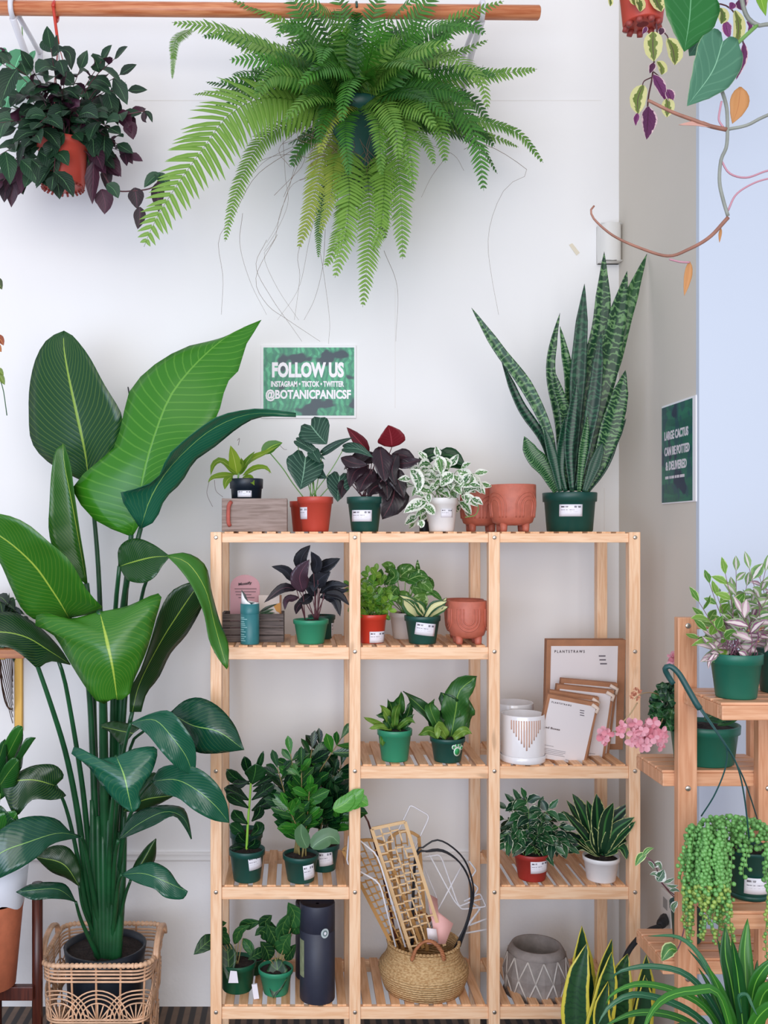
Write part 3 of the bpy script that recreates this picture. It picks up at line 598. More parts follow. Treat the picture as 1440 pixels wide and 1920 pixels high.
hp_ = leafm('purple_leaf', '4A2236', '24141E', '6B3A4E', .05, 7, .25, rough=.5, trans=.05)
ml, ms, mp = MB(), MB(), MB(); b0 = c+Vector((0, 0, .12))
ends = [(95,90),(110,100),(60,130),(20,120),(-10,110),(150,130),(190,115),(215,110),(225,140),(240,170),(205,175),(230,215),(170,190),(150,220),(120,160),(80,180),(40,180),(10,170),(-10,200),(30,240),(60,260),(0,290),(100,230),(205,240),(220,270),(60,320),(20,310),(190,290),(180,250),(100,330),(75,230),(140,250),(0,230),(50,215),(130,195),(185,215)]
for i, (x, y) in enumerate(ends):
    Ye = Yh+R_.uniform(-.16, .1); e = P(x, y, Ye); md = b0.lerp(e, .5)+Vector((0, 0, .03+.04*R_.random()))
    vine(ml, ms, [b0+Vector((R_.uniform(-.03, .03), R_.uniform(-.03, .03), -.01)), md, e], 6, .066, .049, droop=.45, t0=.3, r=.002, camb=1.0, ang=65)
for x, y in ((245, 230), (240, 310), (200, 330), (5, 360), (35, 345), (180, 325)):
    e = P(x, y-20, Yh+R_.uniform(-.05, .05)); vine(mp, ms, [b0, b0.lerp(e, .6)+Vector((0, 0, .02)), e], 3, .055, .042, t0=.65, droop=.9, camb=1.2)
for pts, w_ in (([(190,355),(197,380),(196,402)],36), ([(252,352),(256,372),(257,392)],31), ([(262,388),(262,410),(258,430)],24), ([(238,228),(246,245),(250,262)],27), ([(225,275),(238,290),(249,308)],22), ([(8,330),(10,352),(8,380)],28), ([(40,328),(42,345),(34,366)],20), ([(300,340),(296,365),(298,398)],26)):
    PL(mp, pts, w_, Yh, n=Vector((0, -1, .1)))
for pts, w_ in (([(60,300),(75,315),(88,350)],34), ([(100,262),(95,285),(84,300)],34), ([(120,250),(110,262),(100,285)],32), ([(200,345),(213,355),(222,372)],26), ([(300,325),(285,335),(270,352)],24), ([(290,325),(310,340),(318,355)],22), ([(75,340),(105,340),(112,374)],40), ([(40,300),(60,320),(72,348)],38), ([(75,285),(95,300),(108,325)],40), ([(85,72),(95,90),(110,95)],36), ([(112,90),(130,100),(134,132)],24)):
    PL(ml, pts, w_, Yh-.08)
TU(ms, [(190, 320), (215, 355), (250, 358), (285, 352), (300, 335)], .0022, Yh); TU(ms, [(205, 225), (225, 218), (250, 212), (272, 208)], .0018, Yh)
PL(mp, [(272, 208), (270, 225), (275, 230)], 12, Yh); PL(ml, [(270, 208), (280, 215), (286, 230)], 10, Yh); PL(mp, [(268, 210), (266, 200)], 10, Yh)
T.part('foliage', ml, hl); T.part('purple_leaves', mp, hp_); T.part('stems', ms, stem_p)
# ---- pale green hanging leaves behind bracket
q = Thing('hanging_plant', 'pale green round-leaved plant peeking out behind the left rod bracket', 'hanging plant', P(20, 160, 3.15))
ml, ms = MB(), MB()
for pts, w_ in (([(45,95),(35,110),(20,150)],45), ([(60,160),(48,155),(32,178)],30), ([(10,90),(0,110),(-5,130)],30), ([(20,165),(14,185),(8,215)],30), ([(0,140),(15,150),(25,165)],20), ([(66,95),(58,110),(56,125)],14)): PL(ml, pts, w_, 3.16, tone=.8)
TU(ms, [(40, 30), (45, 95), (58, 150), (30, 170), (10, 200)], .002, 3.17)
q.part('foliage', ml, leafm('pale_green_leaf', '6FC08E', '57AE7A', rough=.4, trans=.3)); q.part('stem', ms, stem_g)
# ---- Boston fern
Yf = 2.97; fc = P(668, 352, Yf)
T = Thing('boston_fern', 'large hanging Boston fern with arching bright green fronds', 'fern', fc)
rt = .085; fh = (350-195)*Yf/F
T.part('pot', simple_pot(fc, rt, .062, fh, .14, 40), dkgreen_pot)
T.part('soil', soil_disc(fc+Vector((0, 0, fh*.9)), rt*.9), soil)
m = MB(); hk = P(668, 22, Yr)
for a in (80, 200, 320): m.tube([hk+Vector((0, -.0, .03)), hk+Vector((0, -.03, -.06)), fc+Vector((rt*math.cos(math.radians(a)), rt*math.sin(math.radians(a)), fh))], .0017, n=5)
m.tube([hk+Vector((0, math.cos(a)*.026, math.sin(a)*.026)) for a in [math.pi*(-.5+q/8) for q in range(13)]], .004, n=6)
T.part('hanger', m, plain('hanger_green', '2A4A3E', .4))
fg = leafm('fern_green', '88B84A', '3A8228', 'AFCB70', .08, rough=.45, trans=.3)
fdk = leafm('fern_deep_green', '4C962C', '1C5A1C', '7FAE4A', .08, rough=.45, trans=.22)
fy = leafm('fern_yellow', 'A9B84A', '7FA53A', 'C9C05A', .08, rough=.5, trans=.3)
def frond(pts, Lp, pitch=.0072, wd=.010, sway=.25, tone=None, tap=.55, n=None):
    """pts: world midrib points; Lp: longest leaflet in m"""
    m = MB(); ln = sum((Vector(pts[i+1])-Vector(pts[i])).length for i in range(len(pts)-1)); k = max(10, int(ln/pitch))
    c = cat(pts, k+1); m.tube(c[::3]+[c[-1]], .0013, .0006, 4); tone = R_.uniform(.1, .9) if tone is None else tone
    nn = n or Vector((R_.uniform(-.35, .35), -1, R_.uniform(.1, .7)))
    for i in range(2, k):
        t = i/k; T_ = (c[i+1]-c[i-1]).normalized(); S_ = T_.cross(nn).normalized(); N_ = S_.cross(T_)
        l = Lp*min(1, .45+t*2.6)*min(1, (1-t)**tap*1.25)*R_.uniform(.9, 1.08)
        for s in (-1, 1):
            D = (S_*s+T_*(.28+.3*t)).normalized(); a = c[i]; dr = R_.uniform(.05, sway)*l
            e = a+D*l+T_*l*.12+Vector((0, 0, -dr))
            leaf(m, [a, a.lerp(e, .5)+N_*l*.06, e], wd*(.55+.45*(l/Lp)), n=N_+D*.25, pr='pinna', fold=.22, rows=3, cols=2, tone=min(1, max(0, tone+R_.uniform(-.2, .2))))
    return m
fr = [([(640,215),(560,190),(490,185),(430,215),(380,280),(330,350),(290,415),(270,463)],.125,fg,1,.0205,-.35,.0175),
 ([(640,180),(560,120),(470,78),(400,52),(322,42)],.072,fg,.7,.0135,-.2,.0115), ([(360,55),(330,75),(325,110),(323,148)],.02,fg,.6,.005,-.2,.005),
 ([(620,220),(540,235),(490,265),(455,330),(435,390),(422,453)],.042,fg,.8,0.0106,-.1,0.0081), ([(640,230),(610,280),(595,340),(580,400),(560,466)],.052,fy,.6,0.0119,-.12,0.0100),
 ([(650,260),(625,310),(600,400),(597,484)],.028,fg,.3,.007,-.03,.0062), ([(665,240),(650,300),(655,360),(648,440),(628,521)],.062,fg,.9,0.0132,-.2,0.0106), ([(690,240),(690,330),(694,420),(688,500),(680,576)],.06,fg,.8,0.0132,-.17,0.0100),
 ([(700,200),(732,210),(745,290),(752,380),(755,486)],.06,fg,.6,0.0132,-.12,0.0106), ([(700,170),(745,200),(765,260),(776,350)],.06,fg,.6,0.0132,-.2,0.0106), ([(710,190),(800,170),(860,200),(895,270),(907,358)],.062,fdk,.7,0.0145,-.05,0.0106),
 ([(700,150),(780,110),(850,110),(900,150),(915,205)],.06,fg,.8,0.0132,-.22,0.0106), ([(700,170),(790,190),(825,240),(835,305)],.05,fg,.5,0.0119,-.1,0.0100), ([(670,180),(655,90),(640,20),(625,-40)],.06,fdk,.6,0.0132,0,0.0106),
 ([(690,170),(740,80),(790,20),(830,-40)],.06,fdk,.7,0.0132,-.05,0.0106), ([(700,170),(790,90),(860,35),(945,2)],.055,fg,.5,0.0132,-.1,0.0106), ([(640,170),(570,80),(510,30),(435,0)],.052,fg,.6,0.0132,0,0.0106), ([(650,180),(600,90),(560,20),(530,-40)],.06,fdk,.6,0.0132,-.08,0.0106),
 ([(680,180),(690,90),(700,30),(720,-40)],.06,fdk,.6,0.0132,-.1,0.0106), ([(640,200),(560,150),(500,115),(430,112)],.06,fdk,.8,0.0132,-.2,0.0106), ([(640,210),(560,170),(500,160),(440,190),(400,200)],.045,fdk,.3,0.0132,.05,0.0100), ([(700,180),(800,120),(880,90),(915,75)],.045,fg,.5,0.0132,-.05,0.0100),
 ([(680,180),(740,120),(800,90),(850,85)],.06,fg,.7,0.0132,-.3,0.0106), ([(660,190),(620,130),(590,100),(540,90)],.06,fg,.4,0.0132,-.25,0.0106), ([(660,200),(610,180),(570,190),(530,230)],.05,fg,.5,0.0132,-.28,0.0100), ([(690,200),(740,190),(790,210),(815,240)],.055,fg,.6,0.0132,-.28,0.0100),
 ([(670,200),(640,200),(610,240),(600,290)],.045,fy,.7,0.0119,-.2,0.0100), ([(680,190),(715,190),(740,240),(748,300)],.05,fg,.7,0.0119,-.28,0.0100), ([(655,250),(628,300),(622,360),(600,440)],.04,fy,.5,0.0106,-.16,0.0100), ([(690,270),(712,330),(718,400),(722,450)],.04,fg,.6,0.0106,-.1,0.0100),
 ([(660,300),(650,400),(625,470),(610,500)],.05,fg,.8,0.0119,-.1,0.0100), ([(700,280),(720,320),(715,420),(700,470)],.05,fg,.9,0.0119,-.18,0.0100),
 ([(665,190),(650,215),(648,260),(655,330)],.045,fdk,.5,0.0106,-.22,0.0100), ([(690,190),(705,210),(712,260),(715,330)],.045,fg,.5,0.0106,-.24,0.0100), ([(660,180),(630,190),(605,230),(598,270)],.05,fdk,.4,0.0119,-.2,0.0100), ([(680,170),(675,150),(660,150),(645,190),(640,230)],.05,fdk,.7,0.0119,-.25,0.0100),
 ([(680,170),(650,130),(600,130),(560,160)],.055,fdk,.8,0.0119,-.3,0.0100), ([(690,170),(720,120),(770,120),(810,150)],.055,fg,.4,0.0119,-.3,0.0100), ([(680,170),(690,120),(700,80),(690,40)],.055,fdk,.9,0.0119,-.25,0.0100), ([(690,180),(740,170),(790,180),(850,230)],.055,fdk,.6,0.0119,-.2,0.0100), ([(665,170),(610,100),(570,60),(520,50)],.055,fdk,.5,0.0119,-.2,0.0100), ([(690,170),(780,60),(850,50),(900,60)],.05,fdk,.7,0.0119,-.2,0.0100),
 ([(675,170),(640,60),(600,20),(560,-10)],.055,fg,.3,0.0119,-.2,0.0100), ([(685,170),(720,60),(760,10),(800,-10)],.055,fdk,.8,0.0119,-.2,0.0100), ([(690,200),(760,230),(800,270),(815,310)],.04,fg,.5,0.0106,-.15,0.0088)]
for px, Lp, mt, tn, pt, dy, wd in fr:
    k = len(px)-1; pts = [P(x, y, Yf+dy*math.sin(min(1, i/k*1.1)*math.pi/2)) for i, (x, y) in enumerate(px)]
    T.part('frond', frond(pts, Lp, pt, wd*1.15, tone=tn), mt)
rr = random.Random(3)
for i in range(60):
    az = rr.uniform(0, 2*math.pi); el = rr.uniform(-.1, 1.2); l = rr.uniform(.22, .40); d = Vector((math.cos(az)*math.cos(el)*1.25, math.sin(az)*math.cos(el)*.7, math.sin(el)))
    if d.y > .35: d.y = .35
    b = fc+Vector((d.x*.03, d.y*.03, fh*.9)); p1 = b+d*l*.55; p2 = b+d*l*.9+Vector((d.x*.05, 0, -.03)); p3 = b+d*l*1.05+Vector((d.x*.08, d.y*.05, -.10*rr.random()-.03))
    T.part('frond', frond([b, p1, p2, p3], rr.uniform(.04, .058), .0125, .0135, tone=rr.uniform(0, .8)), [fg, fdk, fdk][i % 3])
m = MB(); rootm = plain('root_brown', '7A6250', .8)
rts = [[(530,250),(535,330),(540,380),(520,430),(495,470)],[(560,280),(540,360),(525,400),(515,450),(495,480),(520,540),(560,600)],[(550,280),(480,330),(440,400),(410,450),(418,520),(415,590)],[(455,400),(450,460),(470,530),(500,590)],[(500,450),(480,500),(510,560),(545,610),(566,640)],
 [(600,380),(560,470),(562,520),(552,600)],[(610,430),(605,500),(590,560),(570,600)],[(600,470),(608,520),(618,600),(616,645)],[(720,470),(745,540),(742,640)],[(870,280),(900,270),(940,285),(990,320),(985,330),(950,350),(925,400),(915,455),(922,520),(935,590)],
 [(610,250),(560,270),(500,300),(470,330)],[(600,300),(530,290),(470,310),(450,330)],[(580,260),(590,320),(545,350),(520,420),(500,455)],[(640,300),(600,370),(580,450),(560,540),(520,600)],[(760,260),(800,270),(850,290),(870,320)],[(840,290),(810,330),(790,370)],[(520,440),(480,520),(500,570),(540,600),(600,640)],[(690,250),(640,260),(600,330),(605,400)]]
for r in rts: TU(m, r, .00075, 2.98, 3.2 if r[-1][1] > 500 else 3.0, r1=.0004, n=4, sm=20)
for i in range(34):
    x, y = R_.uniform(560, 720), R_.uniform(220, 300); TU(m, [(x, y), (x+R_.uniform(-50, 40), y+R_.uniform(10, 50)), (x+R_.uniform(-60, 50), y+R_.uniform(40, 120))], .0007, 2.9, n=4, sm=9)
T.part('roots', m, rootm)
m = MB(); TU(m, [(875, 160, 3.0), (893, 150, 3.0), (906, 122, 3.0)], .0014, 3.0, r1=.0005); T.part('dry_twig', m, rootm)
# ================================================================ things on the shelf
g = G('plant_sticker'); uv = g.n('ShaderNodeUVMap').outputs[0]; sp = g.n('ShaderNodeSeparateXYZ'); g.t.links.new(uv, sp.inputs[0]); u, v = sp.outputs[0], sp.outputs[1]
def rectm(x0, x1, y0, y1):
    a = g.math('MULTIPLY', g.math('GREATER_THAN', u, x0), g.math('LESS_THAN', u, x1)); b = g.math('MULTIPLY', g.math('GREATER_THAN', v, y0), g.math('LESS_THAN', v, y1)); return g.math('MULTIPLY', a, b)
brk = g.math('GREATER_THAN', g.noise(g.coord('UV', (38, 1, 1)), 1.0, 1), .45)
c = g.mix(g.math('MULTIPLY', rectm(.07, .36, .74, .87), brk), hx('EDEAF0'), hx('5A5058'))
c = g.mix(g.math('MULTIPLY', rectm(.62, .93, .72, .88), brk), c, hx('6A6870'))
c = g.mix(g.math('MULTIPLY', rectm(.07, .62, .52, .58), brk), c, hx('8A8690')); c = g.mix(g.math('MULTIPLY', rectm(.07, .8, .36, .39), brk), c, hx('C8C4CE'))
g.col(c); g.rough(.45); stick = g.m
def sticker(T, par, c, h, rt, rb, dpx, py, wpx, hpx, Y, tilt=0, mat=None, name='price_sticker'):
    """curved label on the pot: dpx from pot axis, py = centre row, sizes in px"""
    s = Y/F; zc = PZ(py, Y-rt*.8); wd, ht = wpx*s, hpx*s; rows = []
    for i in range(4):
        v = i/3-.5; row = []
        for j in range(9):
            u_ = j/8-.5; dx = dpx*s+u_*wd*math.cos(tilt)-v*ht*math.sin(tilt); z = zc+v*ht*math.cos(tilt)+u_*wd*math.sin(tilt)
            f = min(1, max(0, (z-c.z)/h)); r = rb+(rt*.955-rb)*f+.0012; a = max(-.98, min(.98, dx/r))
            row.append(Vector((c.x+r*a, c.y-r*math.sqrt(1-a*a), z)))
        rows.append(row)
    m = MB(); m.grid(rows); return T.part(name, m, mat or stick, parent=par, solid=.0005)
def potted(name, label, ct, px, wt, ty, z, Y, mat, wb=.74, rim=.2, st=None, group=None, soiled=True):
    c = Vector((PX(px, Y), Y, z)); s = Y/F; rt = wt*s/2; rb = rt*wb; h = PZ(ty, Y)-z
    T = Thing(name, label, ct, c, group); po = T.part('pot', simple_pot(c, rt, rb, h, rim), mat)
    if st: sticker(T, po, c, h, rt, rb, *st[:4], Y, st[4] if len(st) > 4 else 0)
    if soiled: T.part('soil', soil_disc(c+Vector((0, 0, h*.88)), rt*.9, .003), soil)
    T.c = c+Vector((0, 0, h*.88)); T.rt = rt; T.h = h; return T
z1, z2, z3, z4, z5 = [ST[k] for k in (1, 2, 3, 4, 5)]
gloss = dict(rough=.3)
zz_l = leafm('glossy_green', '3A8A2A', '0F4720', '7DB84A', .05, 6, .12, rough=.25, trans=.12)
zz_d = leafm('glossy_dark_green', '1C5228', '08281A', '4E8A40', .05, 6, .12, rough=.25, trans=.1)
# ---- tier 1 -----------------------------------------------------
gw = wood('weathered_wood', 'A39087', '857268', 0, .8, 12); gwd = wood('dark_weathered_wood', '6E605A', '453C3A', 0, .8, 12)
def crate(label, x0, x1, yt, z, Y0, dep, mat, slats=1):
    a, b = PX(x0, Y0), PX(x1, Y0); h = PZ(yt, Y0)-z; T = Thing('wooden_crate', label, 'crate', ((a+b)/2, Y0+dep/2, z)); t_ = .008
    for y in (Y0, Y0+dep-t_):
        for i in range(slats):
            m = MB(); m.box(a, b, y, y+t_, z+h*i/slats+(.0012 if i else 0), z+h*(i+1)/slats-.0008); T.part('plank', m, mat, bevel=.0012)
    for x in (a-.001, b-t_+.001):
        m = MB(); m.box(x, x+t_, Y0+t_, Y0+dep-t_, z, z+h); T.part('end_panel', m, mat, bevel=.0012)
    m = MB(); m.box(a+t_, b-t_, Y0+t_, Y0+dep-t_, z+.001, z+.006); T.part('bottom', m, mat, smooth=False)
    return T, a, b, h
T, a, b, h = crate('pale weathered wooden box on the top shelf with a faded red handle mark', 416, 538, 934, z1, 2.90, .17, gw)
m = MB(); x = PX(431, 2.9); m.tube(cat([Vector((x, 2.899, z1+.018)), Vector((x-.004, 2.893, z1+.03)), Vector((x-.003, 2.892, z1+.075)), Vector((x+.004, 2.899, z1+.088))], 10), .006, n=8)
T.part('red_handle', m, plain('faded_red', 'B2574A', .7, 0, .15, 50))
T = potted('pitcher_plant', 'yellow-green strappy plant in a black pot set inside the pale wooden box', 'plant', 462, 63, 898, z1+.008, 2.985, black_pot, st=(-2, 926, 26, 12))
yg = leafm('yellow_green_leaf', 'A3C23A', '6E9A2E', 'C3CF66', .07, rough=.35, trans=.3); ygd = leafm('mid_green_leaf', '5E9A34', '3A6A2A', 'A3C23A', .08, rough=.35)
ml, m2, ms = MB(), MB(), MB()
for i, (pts, w_) in enumerate((([(444,890),(440,865),(432,835)],24), ([(442,884),(415,864),(400,872),(395,892)],14), ([(440,890),(415,892),(398,896),(390,905)],14), ([(436,892),(425,902),(421,918)],15), ([(446,886),(470,862),(500,848),(522,836)],15),
   ([(450,890),(462,868),(478,846)],15), ([(455,892),(478,878),(498,877),(509,888)],13), ([(455,895),(468,897),(477,910)],15), ([(448,888),(455,872),(452,858)],12), ([(446,890),(430,880),(420,872)],12))):
    PL(ml, pts, w_, 2.97, 2.93, tone=R_.random(), n=Vector((R_.uniform(-.3, .3), -1, .6)))
PL(m2, [(490,850),(512,836),(530,830)], 26, 2.95)
for p in ([(392,903),(388,925),(396,945),(399,950)], [(402,900),(405,920),(418,932)], [(524,834),(532,842),(538,843)], [(505,888),(504,880)], [(445,826),(449,822),(447,835)]): mt_ = MB(); TU(mt_, p, .0007, 2.94, n=4); T.part('tendril', mt_, stem_p)
TU(ms, [(446, 900), (448, 880), (446, 860)], .003, 2.97)
T.part('foliage', ml, yg); T.part('old_leaf', m2, ygd); T.part('stem', ms, stem_g)
al = leafm('alocasia_leaf', '26523F', '143A2E', '7FA88C', .045, 7, .4, -.35, rough=.4, trans=.1)
T = potted('alocasia', 'arrow-leaved plant with pale veins in a terracotta-red pot on the top shelf', 'plant', 591, 68, 932, z1, 2.96, red_pot, st=(-22, 962, 13, 22))
def leaves(T, mat, L, Y=2.95, dY=-.04, pr='heart', name='leaf', n=None, fold=.2, stems=None, sm=None, rs=.0016, wave=0):
    ms = MB()
    for i, (pts, w_) in enumerate(L):
        m = MB(); yb = Y+R_.uniform(-.02, .02); PL(m, pts, w_, yb, yb+dY, pr=pr, n=n or Vector((R_.uniform(-.3, .3), -1, R_.uniform(.1, .5))), fold=fold, rows=10, cols=6, wave=wave); T.part(name, m, mat, solid=.0007)
        if stems: x, y = pts[0]; p0 = stems(i); TU(ms, [(x, y, yb), ((x+p0[0])/2+(x-p0[0])*.12, (y+p0[1])/2-6, (yb+Y)/2), (p0[0], p0[1], Y+.01)], rs*.8, Y, r1=rs, n=6, sm=9)
    if stems: T.part('stems', ms, sm or stem_g)
leaves(T, al, [([(583,798),(597,816),(613,833)],64), ([(556,826),(580,840),(610,862)],20), ([(604,850),(634,832),(662,820)],16), ([(573,858),(569,888),(563,918)],72), ([(637,893),(634,916),(633,941)],48), ([(645,840),(672,842),(700,858)],22), ([(588,880),(600,890),(613,897)],24), ([(585,845),(592,856),(600,868)],24)],
       stems=lambda i: (582+4*(i % 5), 934))
m = MB(); TU(m, [(505, 848, 3.0), (530, 878, 2.98), (548, 905, 2.98), (570, 934, 2.97)], .0018, 2.98); T.part('long_stem', m, stem_g)
T = potted('empty_pot', 'small red pot half hidden behind the left side of the terracotta-red pot', 'pot', 567, 48, 940, z1, 3.09, red_pot)
bu = leafm('burgundy_leaf', '33202A', '181416', '5A3038', .06, 10, .18, rough=.32, trans=.04); br_ = leafm('red_leaf', '8A1E2A', '5E1722', 'A8404A', .06, 8, .15, rough=.35, trans=.12)
T = potted('burgundy_philodendron', 'burgundy plant with two red new leaves in a dark green pot, top shelf', 'plant', 684, 68, 932, z1, 2.95, dkgreen_pot, st=(-7, 967, 36, 21))
leaves(T, br_, [([(692,848),(672,826),(650,801)],24), ([(735,838),(733,818),(728,797)],52)], stems=lambda i: (690, 935), sm=stem_p, pr='ovate', name='red_leaf')

leaves(T, bu, [([(712,838),(716,865),(722,905)],42), ([(640,858),(662,868),(690,872)],24), ([(700,850),(670,860),(645,880)],24), ([(735,852),(760,855),(782,872)],26), ([(740,870),(765,868),(790,862)],24), ([(728,880),(745,900),(758,935)],34), ([(742,905),(735,940),(716,974)],58), ([(700,880),(684,900),(672,925)],40), ([(690,872),(665,885),(655,915)],30), ([(722,905),(700,915),(690,930)],34), ([(705,850),(690,862),(668,862)],22), ([(745,850),(735,880),(742,912)],26), ([(712,880),(724,905),(727,940)],34), ([(650,900),(642,915),(640,935)],22)],
       stems=lambda i: (678+3*(i % 6), 934), sm=stem_p, pr='ovate', wave=.05)
T = potted('rubber_plant', 'broad dark green leaf plant in a black pot hidden behind the white pot', 'plant', 796, 26, 940, z1, 3.08, black_pot)
leaves(T, zz_d, [([(785,866),(812,852),(838,850)],30), ([(818,856),(845,854),(873,874)],30), ([(830,868),(850,868),(872,880)],22)], Y=3.07, pr='ovate', stems=lambda i: (795, 940), sm=stem_d)
T = potted('pothos', 'white and green variegated pothos in a white pot on the top shelf', 'plant', 828, 62, 934, z1, 2.95, white_pot, st=(6, 962, 22, 16))
va = leafm('pothos_variegated', '5E9A4A', '3E7A3C', 'DDE6CC', .05, 0, 0, edge='EDEFE2', ew=.52, en=.9, blotch='EEF0E4', bl=.56, bs=110, rough=.4)
ml, ms = MB(), MB(); b0 = T.c
for x, y in ((770,890),(780,870),(800,855),(822,850),(845,865),(865,870),(890,880),(898,900),(885,925),(870,945),(790,900),(765,905),(810,880),(835,885),(855,900),(870,905),(790,930),(780,965),(845,915),(820,900),(880,900),(800,950),(830,870)):
    e = P(x, y+8, 2.94+R_.uniform(-.09, .07)); md = b0.lerp(e, .55)+Vector((0, -.01, .025)); vine(ml, ms, [b0+Vector((R_.uniform(-.03, .03), R_.uniform(-.03, .03), 0)), md, e], 3, .046, .031, droop=.3, t0=.45, fold=.3, camb=1.1, r=.0014)
for pts, w_ in (([(800,940),(775,950),(757,962)],26), ([(770,880),(784,900),(785,925)],26), ([(815,965),(800,950),(788,952)],20), ([(820,855),(826,870),(828,890)],24), ([(850,888),(835,900),(826,912)],26), ([(885,890),(880,905),(860,912)],24), ([(786,975),(790,985),(788,990)],16), ([(865,930),(885,940),(896,950)],22)): PL(ml, pts, w_, 2.87)
TU(ms, [(800, 930), (788, 955), (790, 985)], .0014, 2.88); TU(ms, [(880, 925), (896, 945), (892, 965), (872, 970)], .0014, 2.9)
T.part('foliage', ml, va); T.part('stems', ms, stem_g)
# terracotta footed planters with raised rainbow arches
def footed(label, px, wpx, ty, z, Y, flip=False, a0=()):
    s = Y/F; r = wpx*s/2; zt = PZ(ty, Y); c = Vector((PX(px, Y), Y, z)); h = zt-z; fz = h*.13
    T = Thing('footed_planter', label, 'planter', c, 'terracotta footed planters')
    m = MB(); m.lathe([(r*.2, fz), (r*.62, fz+.001), (r*.85, fz+h*.07), (r*.95, fz+h*.2), (r, fz+h*.5), (r, h-.002), (r*.98, h), (r*.93, h), (r*.92, h*.5), (r*.7, fz+.01), (r*.1, fz+.009)], c, 48); bd = T.part('body', m, terra)
    for a in (40, 140, 220, 320):
        a = math.radians(a); q = c+Vector((r*.62*math.cos(a), r*.62*math.sin(a), 0)); m = MB(); m.tube([q+Vector((0, 0, fz+.008)), q+Vector((0, 0, .004)), q], .012, .009, n=12); T.part('foot', m, terra)
    m = MB()
    for ac in a0:
        for k, q in enumerate((.36, .26, .16)):
            R0 = q*r*1.6; pts = []
            zc = fz+h*.42 if not flip else fz+h*.45
            for i in range(22):
                if i < 5: dx, dz = -R0, -h*.25*(1-i/5)-0
                elif i > 16: dx, dz = R0, -h*.25*(i-16)/5
                else: a = math.pi*(i-5)/11; dx, dz = -R0*math.cos(a), R0*math.sin(a)
                if flip: dz = -dz
                aa = math.radians(ac)+dx/r; zz_ = zc+dz; rr_ = r*1.002 if zz_ > fz+h*.45 else r*(1.002-.05*max(0, (fz+h*.45-zz_)/(h*.25)))
                pts.append(Vector((c.x+rr_*math.sin(aa), c.y-rr_*math.cos(aa), c.z+zz_)))
            m.tube(pts, .0022, n=6)
    T.part('raised_arches', m, terra, parent=bd); return T
footed('terracotta footed planter with raised arches, nearest the snake plant on the top shelf', 961, 86, 909, z1, 2.96, a0=(30, -62, 120, -152))
footed('terracotta footed planter on the top shelf, half behind its twin and the variegated pothos', 901, 76, 915, z1, 3.075, a0=(20, -60, 110))
# snake plant
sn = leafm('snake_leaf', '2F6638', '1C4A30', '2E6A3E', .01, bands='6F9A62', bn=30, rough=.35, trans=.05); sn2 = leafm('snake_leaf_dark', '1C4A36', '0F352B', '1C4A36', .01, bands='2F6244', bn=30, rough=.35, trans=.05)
T = potted('snake_plant', 'tall banded snake plant in a dark green pot at the right of the top shelf', 'plant', 1068, 100, 924, z1, 3.0, dkgreen_pot, wb=.84, rim=.24, st=(-9, 957, 40, 22))
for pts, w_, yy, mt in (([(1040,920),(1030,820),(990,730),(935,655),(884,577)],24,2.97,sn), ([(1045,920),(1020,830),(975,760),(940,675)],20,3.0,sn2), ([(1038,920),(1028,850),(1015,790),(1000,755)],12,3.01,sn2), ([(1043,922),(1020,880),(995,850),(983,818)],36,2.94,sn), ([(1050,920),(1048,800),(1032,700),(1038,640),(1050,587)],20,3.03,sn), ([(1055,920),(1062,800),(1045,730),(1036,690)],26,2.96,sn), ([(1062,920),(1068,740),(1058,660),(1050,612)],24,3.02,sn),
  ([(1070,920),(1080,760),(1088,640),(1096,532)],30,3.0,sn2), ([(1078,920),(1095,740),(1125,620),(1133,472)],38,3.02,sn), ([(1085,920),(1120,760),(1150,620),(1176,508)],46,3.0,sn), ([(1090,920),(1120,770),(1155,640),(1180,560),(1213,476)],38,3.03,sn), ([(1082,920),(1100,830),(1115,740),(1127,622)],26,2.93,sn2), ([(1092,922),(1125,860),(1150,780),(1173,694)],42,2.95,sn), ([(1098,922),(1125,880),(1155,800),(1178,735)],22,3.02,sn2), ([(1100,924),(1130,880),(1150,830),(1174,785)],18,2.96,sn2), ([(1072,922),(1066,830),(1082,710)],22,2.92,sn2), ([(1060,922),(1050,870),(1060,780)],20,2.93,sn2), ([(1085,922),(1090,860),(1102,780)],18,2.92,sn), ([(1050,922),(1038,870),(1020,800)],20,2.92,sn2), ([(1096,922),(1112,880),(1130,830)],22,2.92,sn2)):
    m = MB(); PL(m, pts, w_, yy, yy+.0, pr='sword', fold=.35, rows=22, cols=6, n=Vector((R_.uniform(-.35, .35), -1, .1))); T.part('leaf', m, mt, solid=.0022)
# ---- tier 2 -----------------------------------------------------
T, a, b, h = crate('dark weathered slatted wooden crate on the second shelf holding paper cards', 415, 532, 1151, z2, 2.95, .13, gwd, 4)
m = MB(); z = z2+.015; cx_ = PX(459, 3.02); wd = .046; zt = PZ(1078, 3.02)
out = [Vector((cx_-wd, 3.02, z)), Vector((cx_+wd, 3.02, z))]+[Vector((cx_+wd*math.cos(q), 3.035, zt-wd*.8+wd*.8*math.sin(q))) for q in [math.pi*i/14 for i in range(15)]]
n_ = len(out); m.add(out+[p+Vector((0, .002, 0)) for p in out], [tuple(range(n_)), tuple(range(n_, 2*n_))[::-1]]+[(i, i+n_, (i+1) % n_+n_, (i+1) % n_) for i in range(n_)])
T = Thing('hang_tag', 'pink arch-topped card standing in the dark crate behind the teal tube', 'card', (cx_, 3.025, z))
T.part('card', m, plain('pink_card', 'CE9AA0', .6), smooth=False)
ink = plain('dark_ink', '3A2A30', .6)
T.part('lettering', text_mesh('Mossify', Vector((cx_-.020, 3.0285, zt-.036)), Vector((.98, 0, .12)), ZU, .042, .011, .03), ink, smooth=False, solid=.0006)
m = MB()
